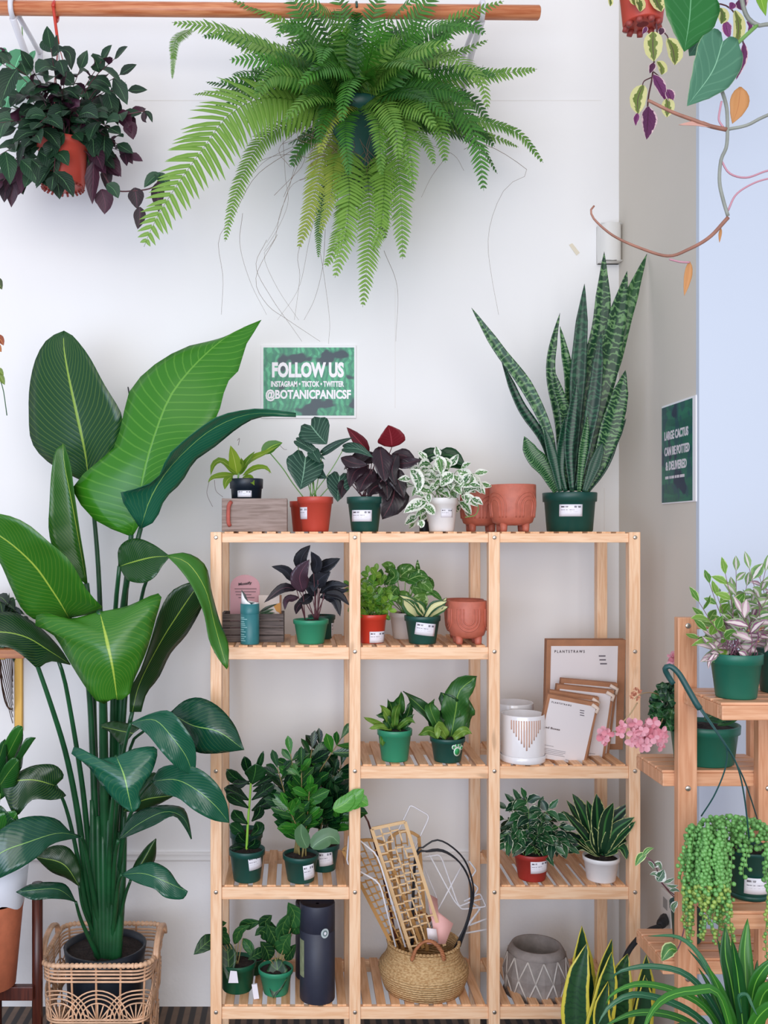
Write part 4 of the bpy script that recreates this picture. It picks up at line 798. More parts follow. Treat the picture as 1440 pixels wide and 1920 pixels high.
for i, (x0, x1) in enumerate(((-.032, .036), (-.03, .034), (-.028, .02), (-.02, .03))): m.box(cx_+x0, cx_+x1, 3.0262-.0006*i, 3.0266-.0006*i, zt-.044-.009*i, zt-.0425-.009*i)
T.part('small_print', m, ink, smooth=False)
T = Thing('card_pack', 'cream card with green leaf picture standing in the dark crate', 'card', (PX(507, 3.0), 3.0, z2+.02))
m = MB(); m.box(PX(485, 3.0), PX(527, 3.0), 3.0, 3.004, z2+.02, PZ(1116, 3.0)); T.part('card', m, plain('cream_card', 'D8C8BE', .6), smooth=False)
m = MB(); m.box(PX(524, 3.0), PX(528, 3.0), 2.999, 3.01, z2+.02, PZ(1116, 3.0)); T.part('edge', m, plain('kraft', '9A6A4A', .7), smooth=False)
ml = MB()
for pts in ([(486,1148),(500,1140),(520,1132)], [(486,1150),(500,1146),(514,1142)], [(486,1152),(502,1150),(516,1149)]): PL(ml, pts, 6, 2.997, pr='lance')
T.part('leaf_picture', ml, zz_d); mo = MB(); mo.add([P(512, 1134, 2.9985), P(526, 1130, 2.9985), P(526, 1150, 2.9985), P(518, 1146, 2.9985)], [(0, 3, 2, 1)]); T.part('orange_picture', mo, plain('ochre_print', 'C88A3A', .6), smooth=False)
c = Vector((PX(468.5, 2.91), 2.91, z2)); r = 17.5*2.91/F; hh = PZ(1132, 2.91)-z2
T = Thing('tube_container', 'teal cardboard tube with torn open top on the second shelf', 'tube', c)
teal = plain('teal_card', '2E7478', .4, 0, .05, 30)
m = MB(); m.lathe([(.001, 0), (r*.98, 0), (r, .002), (r, hh), (r*.95, hh), (r*.95, hh*.8)], c, 36); tb = T.part('tube', m, teal)
m = MB(); m.lathe([(r*1.012, hh*.76), (r*1.02, hh*.765), (r*1.02, hh*1.0), (r*.96, hh*1.003)], c, 36); T.part('collar', m, teal)
m = MB()
for q, wq, al in ((.66, .2, .5), (.62, .3, .5), (.56, .2, .5), (.51, .22, .45), (.47, .24, .45), (.42, .3, .5), (.36, .18, .4), (.31, .25, .45), (.24, .2, .4), (.19, .26, .45), (.14, .2, .4), (.09, .24, .4)):
    rows = [[Vector((c.x+(r+.0006)*math.sin(a), c.y-(r+.0006)*math.cos(a), c.z+hh*q+dz)) for a in [-1.2+wq*3.2*i/6 for i in range(7)]] for dz in (0, .0022)]; m.grid(rows)
T.part('print_lines', m, plain('teal_print', '8FC0C0', .5), parent=tb)
m = MB()
for i in range(2):
    rows = []
m.grid([[Vector((c.x+r*.93*math.sin(a), c.y-r*.93*math.cos(a), c.z+hh+dz*(1 if k else 0))) for a, dz in [(-1.6, .012), (-1.3, .036), (-1.0, .034), (-.6, .018), (-.2, .008), (.2, .0), (.7, .004), (1.2, .005), (1.5, .004), (2.4, .003), (3.4, .008), (4.2, .02), (4.68, .012)]] for k in (0, 1)])
T.part('torn_liner', m, plain('white_foil', 'EFEFEF', .4), solid=.0006)
m = MB(); m.grid([[c+Vector((-r*.85+.0+.0, -.004, hh+.006)), c+Vector((-r*.1, -.006, hh+.002))], [c+Vector((-r*.9, -.002, hh+.042)), c+Vector((-r*.45, -.002, hh+.028))]]); T.part('inner_flap', m, plain('grey_flap', '5E6462', .5), solid=.0006)
rb = leafm('rubber_leaf', '4A3340', '1E1A20', '6E4452', .05, 12, .12, rough=.25, trans=.03); rbd = leafm('rubber_leaf_dark', '2A2C34', '15171C', '3A3C48', .05, 12, .1, rough=.25, trans=.03)
T = potted('rubber_plant', 'purple-black leaved plant in a mid green pot on the second shelf', 'plant', 583, 67, 1161, z2, 2.93, ltgreen_pot, st=None)
leaves(T, rb, [([(568,1110),(562,1080),(580,1049)],36), ([(556,1105),(530,1103),(495,1130)],18), ([(560,1120),(538,1125),(534,1144)],15), ([(565,1130),(557,1140),(555,1152)],14)], Y=2.92, pr='ovate', stems=lambda i: (572, 1162), sm=stem_p)
leaves(T, rbd, [([(562,1070),(566,1045),(582,1022)],28), ([(553,1092),(535,1070),(509,1062)],20), ([(588,1075),(594,1055),(583,1034)],24), ([(596,1068),(615,1060),(638,1047)],26), ([(590,1102),(600,1085),(620,1072)],34), ([(600,1112),(622,1098),(655,1098)],20), ([(600,1120),(630,1112),(655,1105)],18), ([(608,1112),(635,1116),(655,1135)],18), ([(608,1120),(628,1125),(638,1156)],20), ([(592,1118),(580,1100),(556,1092)],22), ([(585,1115),(572,1125),(556,1130)],20), ([(600,1080),(590,1092),(588,1110)],26)], Y=2.93, pr='ovate', stems=lambda i: (590+2*(i % 4), 1162), sm=stem_p)
T = potted('dark_pot', 'dark green pot tucked behind the purple-black leaved plant on the second shelf', 'pot', 603, 52, 1153, z2, 3.06, dkgreen_pot, st=(22, 1182, 8, 26))
T = potted('peperomia', 'small bright green bushy plant in a red pot on the second shelf', 'plant', 696, 60, 1151, z2, 2.95, brightred, wb=.78, st=(10, 1195, 30, 21))
pe = leafm('bright_green_leaf', '8FC03E', '4A8A2A', 'B9D66A', .06, 4, .2, rough=.3, trans=.25); ml, ms = MB(), MB()
for x, y in [(672,1080),(690,1070),(705,1066),(718,1085),(725,1105),(735,1120),(730,1140),(700,1100),(685,1100),(715,1125),(695,1130),(675,1120),(680,1150),(720,1150),(700,1085),(655,1095),(668,1135),(710,1110)]:
    e = P(x, y+4, 2.94+R_.uniform(-.05, .05)); vine(ml, ms, [T.c, T.c.lerp(e, .6)+Vector((0, -.005, .01)), e], 7, .026, .02, pr='round', t0=.35, droop=.15, r=.0012, camb=1.2)
T.part('foliage', ml, pe); T.part('stems', ms, stem_g)
T = potted('syngonium', 'mottled green leafy plant in a cream pot on the second shelf', 'plant', 757, 54, 1148, z2, 3.06, cream_pot, st=None)
sy = leafm('mottled_leaf', '6FA544', '3A7A2E', 'A8CC7A', .06, 4, .25, blotch='B9D29A', bl=.6, bs=70, rough=.4, trans=.2)
leaves(T, sy, [([(720,1095),(740,1080),(728,1062)],24), ([(735,1075),(728,1062),(715,1058)],22), ([(760,1090),(785,1080),(805,1085)],30), ([(745,1085),(765,1070),(780,1070)],34), ([(780,1085),(800,1098),(812,1112)],24), ([(770,1100),(795,1105),(815,1115)],34), ([(775,1118),(790,1128),(800,1138)],34), ([(765,1110),(755,1125),(758,1142)],30), ([(745,1100),(735,1115),(745,1130)],30), ([(785,1080),(783,1062),(783,1049)],9), ([(805,1105),(820,1118),(830,1128)],12), ([(800,1080),(808,1095),(812,1105)],14), ([(700,1098),(712,1080),(715,1066)],22)], Y=3.03, pr='ovate', stems=lambda i: (757, 1150))
T = potted('variegated_snake_plant', 'short yellow-striped pointed leaves in a dark green pot on the second shelf', 'plant', 792, 68, 1154, z2, 2.93, dkgreen_pot, st=(2, 1180, 37, 23, -.12))
vs_ = leafm('cream_striped_leaf', '4A7A3A', '2E5A34', 'DCD9A0', .02, 0, 0, stripe=('E3DFA6', .5), edge='2E5A34', ew=.8, rough=.35)
leaves(T, vs_, [([(782,1158),(768,1130),(750,1118)],12), ([(790,1160),(770,1140),(756,1122)],30), ([(795,1160),(775,1130),(748,1116)],14), ([(800,1160),(785,1140),(775,1128)],26), ([(796,1160),(812,1138),(838,1128)],18), ([(800,1160),(820,1145),(840,1138)],22), ([(804,1158),(822,1140),(838,1120)],14), ([(802,1160),(812,1150),(820,1140)],20)], Y=2.93, dY=-.02, pr='sword', fold=.5)
footed('terracotta footed planter with upside-down arches, front one on the second shelf', 876, 74, 1126, z2, 2.925, True, a0=(-5, 85, -95))
footed('terracotta footed planter on the second shelf, standing behind its twin', 870, 74, 1123, z2, 3.055, True, a0=(-40, 60))
# ---- tier 3 -----------------------------------------------------
bn = leafm('birds_nest_leaf', '3F7A34', '1C4A26', '7FA84A', .06, 12, .12, rough=.35, trans=.15); bnl = leafm('fresh_leaf', '8FB84A', '5E9034', 'B5CC6A', .06, rough=.35, trans=.25)
T = potted('birds_nest_fern', 'small frilly bird nest fern in a mid green pot on the middle shelf', 'plant', 740, 66, 1366, z3, 2.93, ltgreen_pot, wb=.75)
leaves(T, bnl, [([(735,1366),(725,1340),(712,1322)],18), ([(730,1368),(705,1355),(682,1345)],11), ([(735,1368),(715,1362),(692,1366)],11), ([(725,1370),(718,1385),(717,1400)],12), ([(748,1368),(750,1385),(755,1398)],11), ([(740,1362),(742,1335),(750,1318)],16), ([(745,1366),(765,1350),(778,1356)],12)], Y=2.92, pr='strap', wave=.2)
leaves(T, bn, [([(738,1368),(735,1330),(728,1312)],30), ([(742,1368),(748,1325),(752,1296)],22), ([(745,1368),(762,1345),(770,1318)],20), ([(735,1368),(722,1345),(708,1340)],18), ([(742,1368),(758,1358),(776,1340)],16), ([(736,1368),(742,1350),(745,1330)],24)], Y=2.94, pr='strap', wave=.25)
T = potted('birds_nest_fern', 'tall wavy-leaved bird nest fern in a dark green pot with a white paw print', 'plant', 839, 66, 1381, z3, 2.92, dkgreen_pot, wb=.76)
leaves(T, bn, [([(830,1384),(835,1345),(840,1318),(830,1300)],46), ([(845,1384),(855,1330),(862,1295),(895,1268)],52), ([(828,1384),(810,1350),(785,1322),(755,1296)],24), ([(835,1384),(815,1350),(806,1322),(815,1310)],26), ([(848,1384),(868,1345),(878,1310)],36)], Y=2.93, pr='strap', wave=.3, fold=.3)
leaves(T, bnl, [([(838,1384),(830,1370),(822,1362),(820,1385)],20), ([(826,1384),(805,1370),(785,1378)],18), ([(850,1384),(870,1370),(884,1376)],18)], Y=2.9, pr='strap', wave=.2)
po = [o for o in T.o.children if o.name.startswith('pot')][0]; Yp = 2.92
def pawblob(dx, dy, rx, ry, m):
    c = T.o.location; s = Yp/F; pts = []
    for i in range(14):
        a = 2*math.pi*i/14; x = (dx+rx*math.cos(a))*s; z = PZ(dy+ry*math.sin(a), Yp-T.rt); f = (z-c.z)/T.h; r = T.rt*.76+(T.rt*.955-T.rt*.76)*f+.0012; pts.append(Vector((c.x+x, c.y-math.sqrt(max(1e-6, r*r-x*x)), z)))
    m.add(pts, [tuple(range(14))])
m = MB(); pawblob(14, 1411, 7, 9, m)
for dx, dy in ((7, 1402), (13, 1398), (19, 1399), (23, 1405)): pawblob(dx, dy, 3.8, 4.6, m)
T.part('paw_print', m, plain('paw_white', 'DDEEDC', .5), parent=po, solid=.0006)
m = MB(); T2 = T
def pb(dx, dy, rx, ry):
    mm = MB(); pawblob(dx, dy, rx, ry, mm); mm.v = [p+Vector((0, -.0008, 0)) for p in mm.v]; m.add(mm.v, mm.f)
pb(14, 1411, 5, 6.5)
for dx, dy in ((7, 1402), (13, 1398), (19, 1399), (23, 1405)): pb(dx, dy, 2, 2.8)
T.part('paw_centre', m, plain('paw_green', '2FA05A', .5), parent=po, solid=.0006)
def cylpot(label, px, wpx, ty, z, Y, pattern):
    s = Y/F; r = wpx*s/2; c = Vector((PX(px, Y), Y, z)); h = PZ(ty, Y)-z; T = Thing('ceramic_pot', label, 'pot', c, 'white cylinder pots')
    gl = plain('white_glaze_gloss', 'E9E6E6', .15, 0, 0, 30, 0, .6)
    m = MB(); m.lathe([(r*.5, 0), (r*.97, 0), (r*1.0, .003), (r*1.01, .02), (r*.99, .021), (r*.96, .018), (r*.9, .006)], c, 48); T.part('saucer', m, gl)
    m = MB(); m.lathe([(r*.3, .0075), (r*.88, .0075), (r*.95, .014), (r*.965, .03), (r*.965, h-.003), (r*.955, h), (r*.9, h-.001), (r*.89, h*.4), (r*.85, .02), (r*.2, .018)], c, 48); b_ = T.part('pot', m, gl)
    if pattern:
        m = MB()
        for i in range(-6, 7):
            a = i*.115-.05; L = .075*(1-abs(i)/7.5)+.012
            rows = [[Vector((c.x+(r*.965+.0005)*math.sin(a+d), c.y-(r*.965+.0005)*math.cos(a+d), z+h-.012-L*q/5)) for d in (-.028, 0, .028)] for q in range(6)]
            m.grid(rows)
        T.part('stripes', m, plain('blush_stripe', 'CFA48F', .5), parent=b_, solid=.0006)
cylpot('white cylinder pot with blush stripe triangle pattern on a saucer, on the middle shelf', 980, 84, 1337, z3, 2.925, True)
cylpot('plain-sided white cylinder pot standing behind the striped white pot', 962, 78, 1316, z3, 3.07, False)
# straw packs: kraft-backed white cards, leaning
kraft = plain('kraft_board', 'A87452', .7, 0, .08, 30); paper = plain('white_paper', 'E2DAD8', .6)
def pack(label, x0, x1, ytop, Y, yb=None, lean=.0, tilt=0.0, th=.02, brand=True, big=False, wid=None, hgt=None, text2=None):
    """card box standing on the shelf, bottom-left at px x0"""
    wd = wid or (x1-x0)*Y/F; ht = hgt or (PZ(ytop, Y)-z3); o = Vector((PX(x0, Y), Y, z3+.001))
    M_ = Matrix.Translation(o) @ Matrix.Rotation(-lean, 4, 'X') @ Matrix.Rotation(tilt, 4, 'Y')
    T = Thing('straw_pack', label, 'card box', o, 'straw packs on the middle shelf')
    m = MB(); m.box(0, wd, 0, th, 0, ht, M_); T.part('box', m, kraft, bevel=.0015)
    m = MB(); m.box(wd*.055, wd*.9 if big else wd*.95, -.0012, 0, ht*.055, ht*.945, M_); T.part('front_card', m, paper, smooth=False)
    R3 = M_.to_3x3()
    def tx(s, fx, fz, w_, h_, mat=ink, nm='lettering'): T.part(nm, text_mesh(s, M_ @ Vector((wd*fx, -.0018, ht*fz)), R3 @ XU, R3 @ ZU, wd*w_, ht*h_, .02), mat, smooth=False, solid=.0005)
    tx('P L A N T S T R A W S', .1, .885, .38, .024)
    m = MB()
    for i, (fx, w_) in enumerate(((.66, .085), (.67, .08), (.68, .085))): m.box(wd*fx, wd*(fx+w_), -.002, -.0012, ht*(.85-.035*i), ht*(.862-.035*i), M_ @ Matrix.Rotation(-.0, 4, 'Y'))
    for i, w_ in enumerate((.2, 0, .45, .45, .42, .45)):
        if w_: m.box(wd*.12, wd*(.12+w_), -.002, -.0012, ht*(.25-.024*i), ht*(.254-.024*i), M_)
    m.box(wd*.6, wd*.82, -.002, -.0012, ht*.09, ht*.094, M_)
    T.part('small_print', m, plain('grey_print', '6E666C', .6), smooth=False)
    if text2: tx(text2, .09, .5, .28, .03, plain('brown_ink', '5A4640', .6), 'script_lettering')
    if not big:
        m = MB(); m.tube([M_ @ Vector((wd*.86, -.003, ht*.97)), M_ @ Vector((wd*.99, -.004, ht*.93)), M_ @ Vector((wd*.97, -.004, ht*.86))], .006, n=6); T.part('ribbon', m, plain('cream_ribbon', 'E3CDBA', .6))
pack('largest white card box in kraft frame, leaning on the back posts of the middle shelf', 1021, 1168, 1198, 3.06, lean=-.08, th=.03, big=True)
pack('white card pack leaning second behind the two front packs, its kraft top highest', 1036, 1142, 1270, 3.015, lean=-.1, tilt=.09, hgt=.235)
pack('white card pack third from the front, top edge just below the kraft-topped one', 1026, 1134, 1283, 2.985, lean=-.1, tilt=.11, hgt=.222)
pack('white card pack second from the front on the middle shelf', 1008, 1102, 1293, 2.955, lean=-.1, tilt=.15, hgt=.21)
pack('front white card pack beside the striped white pot', 1000, 1098, 1300, 2.925, lean=-.1, tilt=.19, hgt=.205, text2='ed Boxes')
# ---- tier 4 -----------------------------------------------------
T = potted('empty_pot', 'dark green empty pot behind the leftmost pot of the fourth shelf', 'pot', 462, 62, 1556, z4, 3.04, dkgreen_pot)
T = potted('clusia_plant', 'bright-stemmed plant with rounded glossy leaves, leftmost potted plant on the fourth shelf', 'plant', 463, 68, 1590, z4, 2.92, dkgreen_pot, st=(16, 1618, 23, 27, .1))
m = MB(); TU(m, [(462, 1600), (465, 1540), (469, 1490), (471, 1452)], .0042, 2.92, r1=.003, n=8, sm=14); T.part('stem', m, plain('bright_stem', '8ABF3E', .4))
leaves(T, zz_d, [([(470,1460),(462,1435),(458,1418)],20), ([(470,1458),(485,1435),(494,1408)],12), ([(468,1470),(440,1458),(425,1442)],24), ([(472,1470),(478,1450),(480,1432)],42), ([(474,1475),(500,1462),(520,1450)],16), ([(466,1500),(440,1485),(420,1478)],26), ([(472,1500),(500,1480),(515,1470)],22), ([(466,1515),(440,1498),(424,1488)],22), ([(472,1520),(500,1505),(524,1496)],26), ([(464,1545),(445,1530),(438,1518)],24), ([(472,1540),(485,1525),(488,1510)],20), ([(462,1570),(445,1555),(430,1545)],24), ([(470,1568),(484,1555),(480,1540)],24), ([(460,1590),(446,1588),(432,1592)],14), ([(464,1590),(476,1582),(478,1572)],24), ([(468,1465),(450,1470),(436,1468)],18), ([(462,1580),(452,1572),(446,1562)],22), ([(474,1484),(492,1478),(512,1478)],18)], Y=2.92, dY=-.03, pr='obov')
def zzplant(label, px, wt, ty, z, Y, pot_, st, ends, light, Lf=.062, group=None):
    T = potted('zz_plant', label, 'plant', px, wt, ty, z, Y, pot_, st=st, group=group)
    ml, md, ms = MB(), MB(), MB()
    for i, (x, y, dx, yy) in enumerate(ends):
        b_ = T.c+Vector((R_.uniform(-.02, .02), R_.uniform(-.02, .02), 0)); e = P(x, y+14, yy); mid = P(px+(x-px)*.35+dx, (ty+y)/2, (yy+Y)/2)
        vine(ml if i in light else md, ms, [b_, mid, e], 8, Lf, Lf*.48, pr='obov', t0=.3, opp=True, ang=52, droop=0, r=.0030, camb=1.0, rows=5)
    T.part('foliage', ml, zz_l) if ml.v else None; T.part('dark_foliage', md, zz_d) if md.v else None; T.part('stems', ms, plain('brown_green_stem', '8A7A4A', .5)); return T
T = zzplant('glossy green multi-stemmed plant in a dark green pot at the front of the fourth shelf', 564, 68, 1600, z4, 2.915, dkgreen_pot, (15, 1636, 20, 28, .1), [(545,1400,0,2.92), (520,1425,-8,2.9), (565,1420,0,2.9), (540,1500,0,2.88), (580,1470,6,2.88), (530,1470,-4,2.92), (640,1370,-10,2.98), (585,1390,0,2.97)], {0, 2, 3, 4, 6})
m = MB(); PL(m, [(585,1590),(595,1580),(588,1568),(640,1578)][:2]+[(620,1568),(636,1582)], 34, 2.86, pr='round'); PL(m, [(575,1590),(565,1565),(565,1545)], 28, 2.87, pr='round'); T.part('round_leaves', m, leafm('dusty_leaf', '5E8A5A', '4A7A4E', '7FA878', .05))
T = zzplant('dense dark glossy-leaved plant in a dark green pot, right rear of the fourth shelf', 606, 62, 1580, z4, 3.01, dkgreen_pot, (4, 1610, 26, 27, .1), [(600,1385,0,3.05), (625,1440,0,3.0), (640,1420,4,3.02), (600,1440,0,3.0), (615,1480,0,2.98), (655,1495,10,2.95), (580,1420,0,3.05), (640,1480,0,2.98), (600,1500,0,2.97)], {5})
m = MB()
for pts, w_ in (([(640,1520),(660,1500),(682,1480)],30), ([(655,1515),(672,1500),(690,1510)],28), ([(625,1518),(645,1508),(665,1490)],28)): PL(m, pts, w_, 2.84, pr='round', tone=1)
T.part('bright_leaves', m, leafm('fresh_glossy_leaf', '5EB03A', '3F8E2E', '8FCC5A', .05, 5, .2, rough=.3, trans=.2))
T = potted('hoya_plant', 'bushy small-leaved plant with cream edges in a dark red pot on the fourth shelf', 'plant', 997, 68, 1596, z4, 2.93, redb_pot, st=(8, 1626, 34, 23, .05))
hv = leafm('hoya_leaf', '2F6A3A', '103A28', '6F9A6A', .05, 0, 0, edge='D8DCC0', ew=.9, en=.35, rough=.35, trans=.1)
ml, ms = MB(), MB()
for x, y in ((945,1530),(950,1510),(965,1500),(985,1490),(975,1495),(1010,1510),(1030,1510),(1045,1525),(1055,1545),(1050,1570),(945,1560),(960,1545),(985,1530),(1000,1540),(1020,1545),(1035,1560),(975,1565),(1000,1570),(1060,1565),(950,1575),(990,1550),(1020,1525),(1065,1580),(1040,1580)):
    e = P(x, y+6, 2.93+R_.uniform(-.07, .07)); vine(ml, ms, [T.c+Vector((R_.uniform(-.03, .03), R_.uniform(-.03, .03), 0)), T.c.lerp(e, .6)+Vector((0, -.01, .03)), e], 5, .045, .024, pr='ovate', t0=.3, opp=True, droop=.35, r=.0014, camb=1.0)
T.part('foliage', ml, hv); T.part('stems', ms, stem_g)
T = potted('striped_dracaena', 'dark green and yellow striped rosette plant in a white pot on the fourth shelf', 'plant', 1127, 68, 1604, z4, 2.92, white_pot, wb=.78, rim=.2)
dr = leafm('striped_strap_leaf', '2A5434', '102E24', '5E8A4A', .02, 0, 0, stripe=('3F7A3E', .1), edge='C3CC86', ew=.87, rough=.35, trans=.08)
for i, (pts, w_) in enumerate((([(1125,1600),(1120,1540),(1118,1488)],22), ([(1122,1600),(1095,1530),(1073,1488)],20), ([(1122,1600),(1100,1560),(1062,1500)],14), ([(1120,1600),(1090,1560),(1055,1520)],14), ([(1120,1602),(1085,1575),(1050,1560)],13), ([(1120,1603),(1090,1585),(1065,1600)],15), ([(1130,1600),(1145,1545),(1185,1505)],18), ([(1130,1600),(1150,1560),(1190,1532)],16), ([(1132,1600),(1160,1570),(1192,1540)],13), ([(1132,1602),(1160,1575),(1182,1575),(1178,1600)],16), ([(1132,1602),(1165,1590),(1175,1612)],14), ([(1128,1602),(1135,1575),(1125,1555),(1140,1560)],22), ([(1126,1602),(1115,1575),(1112,1550)],18), ([(1122,1603),(1105,1585),(1085,1575)],16), ([(1127,1600),(1108,1530),(1100,1500)],16), ([(1128,1600),(1135,1540),(1150,1505)],18), ([(1128,1600),(1138,1560),(1165,1520)],18), ([(1124,1602),(1110,1590),(1096,1580)],16), ([(1130,1604),(1128,1590),(1132,1578)],14))):
    m = MB(); yy = 2.92; PL(m, pts, w_*1.45, yy, yy+R_.uniform(-.08, .04), pr='strap', fold=.4, rows=10, cols=6, n=Vector((0, -1, .8)), tone=R_.random()); T.part('leaf', m, dr, solid=.0008)
# ---- tier 5 -----------------------------------------------------
mdl = leafm('medinilla_leaf', '2E6A34', '12401F', '6F9A4A', .04, 5, .3, -.2, rough=.4, trans=.1)
T = potted('drooping_plant', 'drooping broad-leaved plant in a dark green pot, leftmost on the bottom shelf', 'plant', 445, 72, 1800, z5, 2.975, deepgreen_pot, wb=.78)
leaves(T, mdl, [([(425,1765),(428,1800),(428,1840)],34), ([(420,1760),(410,1735),(425,1730)],26), ([(450,1740),(465,1732),(490,1728)],22), ([(405,1755),(385,1770),(363,1790)],28), ([(440,1770),(450,1745),(470,1735)],18), ([(420,1780),(408,1770),(395,1770)],20), ([(455,1760),(470,1780),(475,1800)],20), ([(430,1770),(412,1748),(405,1738)],20)], Y=2.95, pr='ovate', stems=lambda i: (440+i, 1808), sm=plain('tan_stem', '9A8A5A', .5))
st_m = MB(); st_m.add([P(432, 1820, 2.9), P(444, 1821, 2.9), P(447, 1843, 2.9), P(428, 1843, 2.9)], [(0, 3, 2, 1)]); T.part('white_label', st_m, plain('label_white', 'E6E2E8', .5), smooth=False, solid=.0008)
T = potted('drooping_plant', 'drooping broad-leaved plant in a mid green pot beside the black tube on the bottom shelf', 'plant', 517, 66, 1813, z5, 2.95, ltgreen_pot, wb=.7)
leaves(T, mdl, [([(518,1796),(520,1830),(512,1872)],40), ([(530,1790),(532,1770),(545,1750)],32), ([(505,1800),(500,1782),(488,1765)],28), ([(520,1780),(515,1760),(498,1728)],30), ([(540,1770),(530,1740),(545,1710)],32), ([(545,1740),(552,1715),(540,1692)],36), ([(500,1780),(480,1790),(465,1800)],20), ([(510,1760),(490,1745),(478,1755)],24), ([(525,1770),(510,1750),(505,1725)],34), ([(500,1740),(498,1728),(510,1716)],26), ([(535,1800),(545,1785),(555,1770)],20), ([(548,1750),(556,1735),(560,1720)],26)], Y=2.94, pr='ovate', stems=lambda i: (515+2*(i % 5), 1820), sm=plain('tan_stem', '9A8A5A', .5))
T = potted('nursery_pot', 'small dark green pot in shadow between the two drooping plants on the bottom shelf', 'pot', 476, 40, 1795, z5, 3.08, deepgreen_pot)
m = MB(); a = P(474, 1862, 2.89); m.box(0, .016, 0, .006, 0, .044, Matrix.Translation(Vector((PX(476, 2.9), 2.9, z5+.001))) @ Matrix.Rotation(-.15, 4, 'Y')); single('plant_tag', m, plain('label_white', '', .5), 'small white plastic tag standing between the two drooping plants', 'tag', Vector((PX(476, 2.9), 2.9, z5)), smooth=False)
nav = plain('navy_card', '2A2D3C', .5, 0, .05, 40)
def tube_box(label, px, wpx, ty, Y, deco):
    s = Y/F; r = wpx*s/2; c = Vector((PX(px, Y), Y, z5)); h = min(PZ(ty, Y)-z5, TZ[4]-.05-z5); T = Thing('cardboard_tube', label, 'tube', c)
    m = MB(); m.lathe([(r*.1, 0), (r*.97, 0), (r, .003), (r, h*.72), (r*.985, h*.722), (r*.985, h*.724), (r, h*.726), (r, h-.003), (r*.98, h), (r*.93, h), (r*.92, h-.006), (r*.1, h-.006)], c, 44); b_ = T.part('tube', m, nav)
    if deco:
        m = MB()
        rows = [[Vector((c.x+(r+.0006)*math.sin(a), c.y-(r+.0006)*math.cos(a), z5+h*q)) for a in [-1.35+.5*i/5 for i in range(6)]] for q in (.26, .45, .64)]; m.grid(rows); T.part('olive_label', m, plain('olive_label', '8A9170', .6, 0, .15, 60), parent=b_)
        m = MB(); cc = Vector((.42, 0, 0)); zc = z5+h*.735
        for rr_, mat in ((.0125, plain('badge_grey', 'B9C4C4', .4)), (.0075, plain('badge_dark', '6E8080', .4)), (.004, plain('label_white', '', .4))):
            m = MB(); k = .0008+(.0125-rr_)*.08; pts = [Vector((c.x+(r+k)*math.sin(.42+rr_*math.cos(a)/r), c.y-(r+k)*math.cos(.42+rr_*math.cos(a)/r), zc+rr_*1.15*math.sin(a))) for a in [2*math.pi*i/20 for i in range(20)]]
            m.add(pts, [tuple(range(20))]); T.part('badge', m, mat, parent=b_, smooth=False)
tube_box('tall navy cardboard tube with round badge on the bottom shelf', 595, 66, 1690, 2.915, True)
tube_box('second navy cardboard tube mostly hidden behind the badged one', 584, 60, 1690, 3.06, False)
# belly basket
s = 2.99/F; c = Vector((PX(794, 2.99), 2.99, z5)); g = G('seagrass_weave'); v = g.coord('Object', (1, 1, 1))
w1 = g.n('ShaderNodeTexWave', wave_type='BANDS', bands_direction='Z'); g.put(w1.inputs['Vector'], v); w1.inputs['Scale'].default_value = 42; w1.inputs['Distortion'].default_value = 1.2; w1.inputs['Detail Scale'].default_value = 12
n_ = g.noise(g.coord('Object', (1, 1, 2)), 130, 3); g.col(g.mix(g.smooth(n_, .3, .7), hx('B98C58'), hx('E0BC88'))); g.rough(.7); g.bump(g.math('ADD', w1.outputs[0], g.math('MULTIPLY', n_, .7)), .8, .004); sea = g.m
T = Thing('seagrass_basket', 'round woven seagrass belly basket holding trellises on the bottom shelf', 'basket', c)
kz = lambda py: PZ(py, 2.99)-z5
R1 = [(60,1877),(66,1872),(74,1850),(78,1838),(82,1826),(84,1816),(83,1808),(74,1797),(68,1785),(66,1766),(63,1765),(64,1785),(70,1798),(78,1812),(70,1850),(50,1872)]
m = MB(); m.lathe([(max(.01, R1[0][0]*s*.4), .0)]+[(x*s, max(.002, kz(y)*1.0+.004)) for x, y in R1]+[(.01, .008)], c, 72, fn=lambda a, z_: 1+.006*math.sin(a*30+z_*400)); T.part('body', m, sea)
m = MB()
for k in range(60):
    a = 2*math.pi*k/60; q = c+Vector((66*s*math.cos(a), 66*s*math.sin(a), kz(1764))); m.ball(q, .006, 6, 4, sz=.8)
T.part('braided_rim', m, sea)
for sx, yo in ((0, -1), (0, 1)):
    m = MB(); cy = c.y+yo*62*s
    pts = [Vector((c.x-.048+.096*i/12+.0, cy+yo*.006, z5+kz(1772)+.058*math.sin(math.pi*i/12)**.6)) for i in range(13)]
    for o in (0, 2.1, 4.2): m.tube([p+Vector((.004*math.cos(i*1.4+o), .004*math.sin(i*1.4+o), .002*math.cos(i*1.4+o))) for i, p in enumerate(cat(pts, 30))], .0035, n=5)
    T.part('handle', m, plain('handle_rope', 'A86A44', .7, 0, .2, 60))
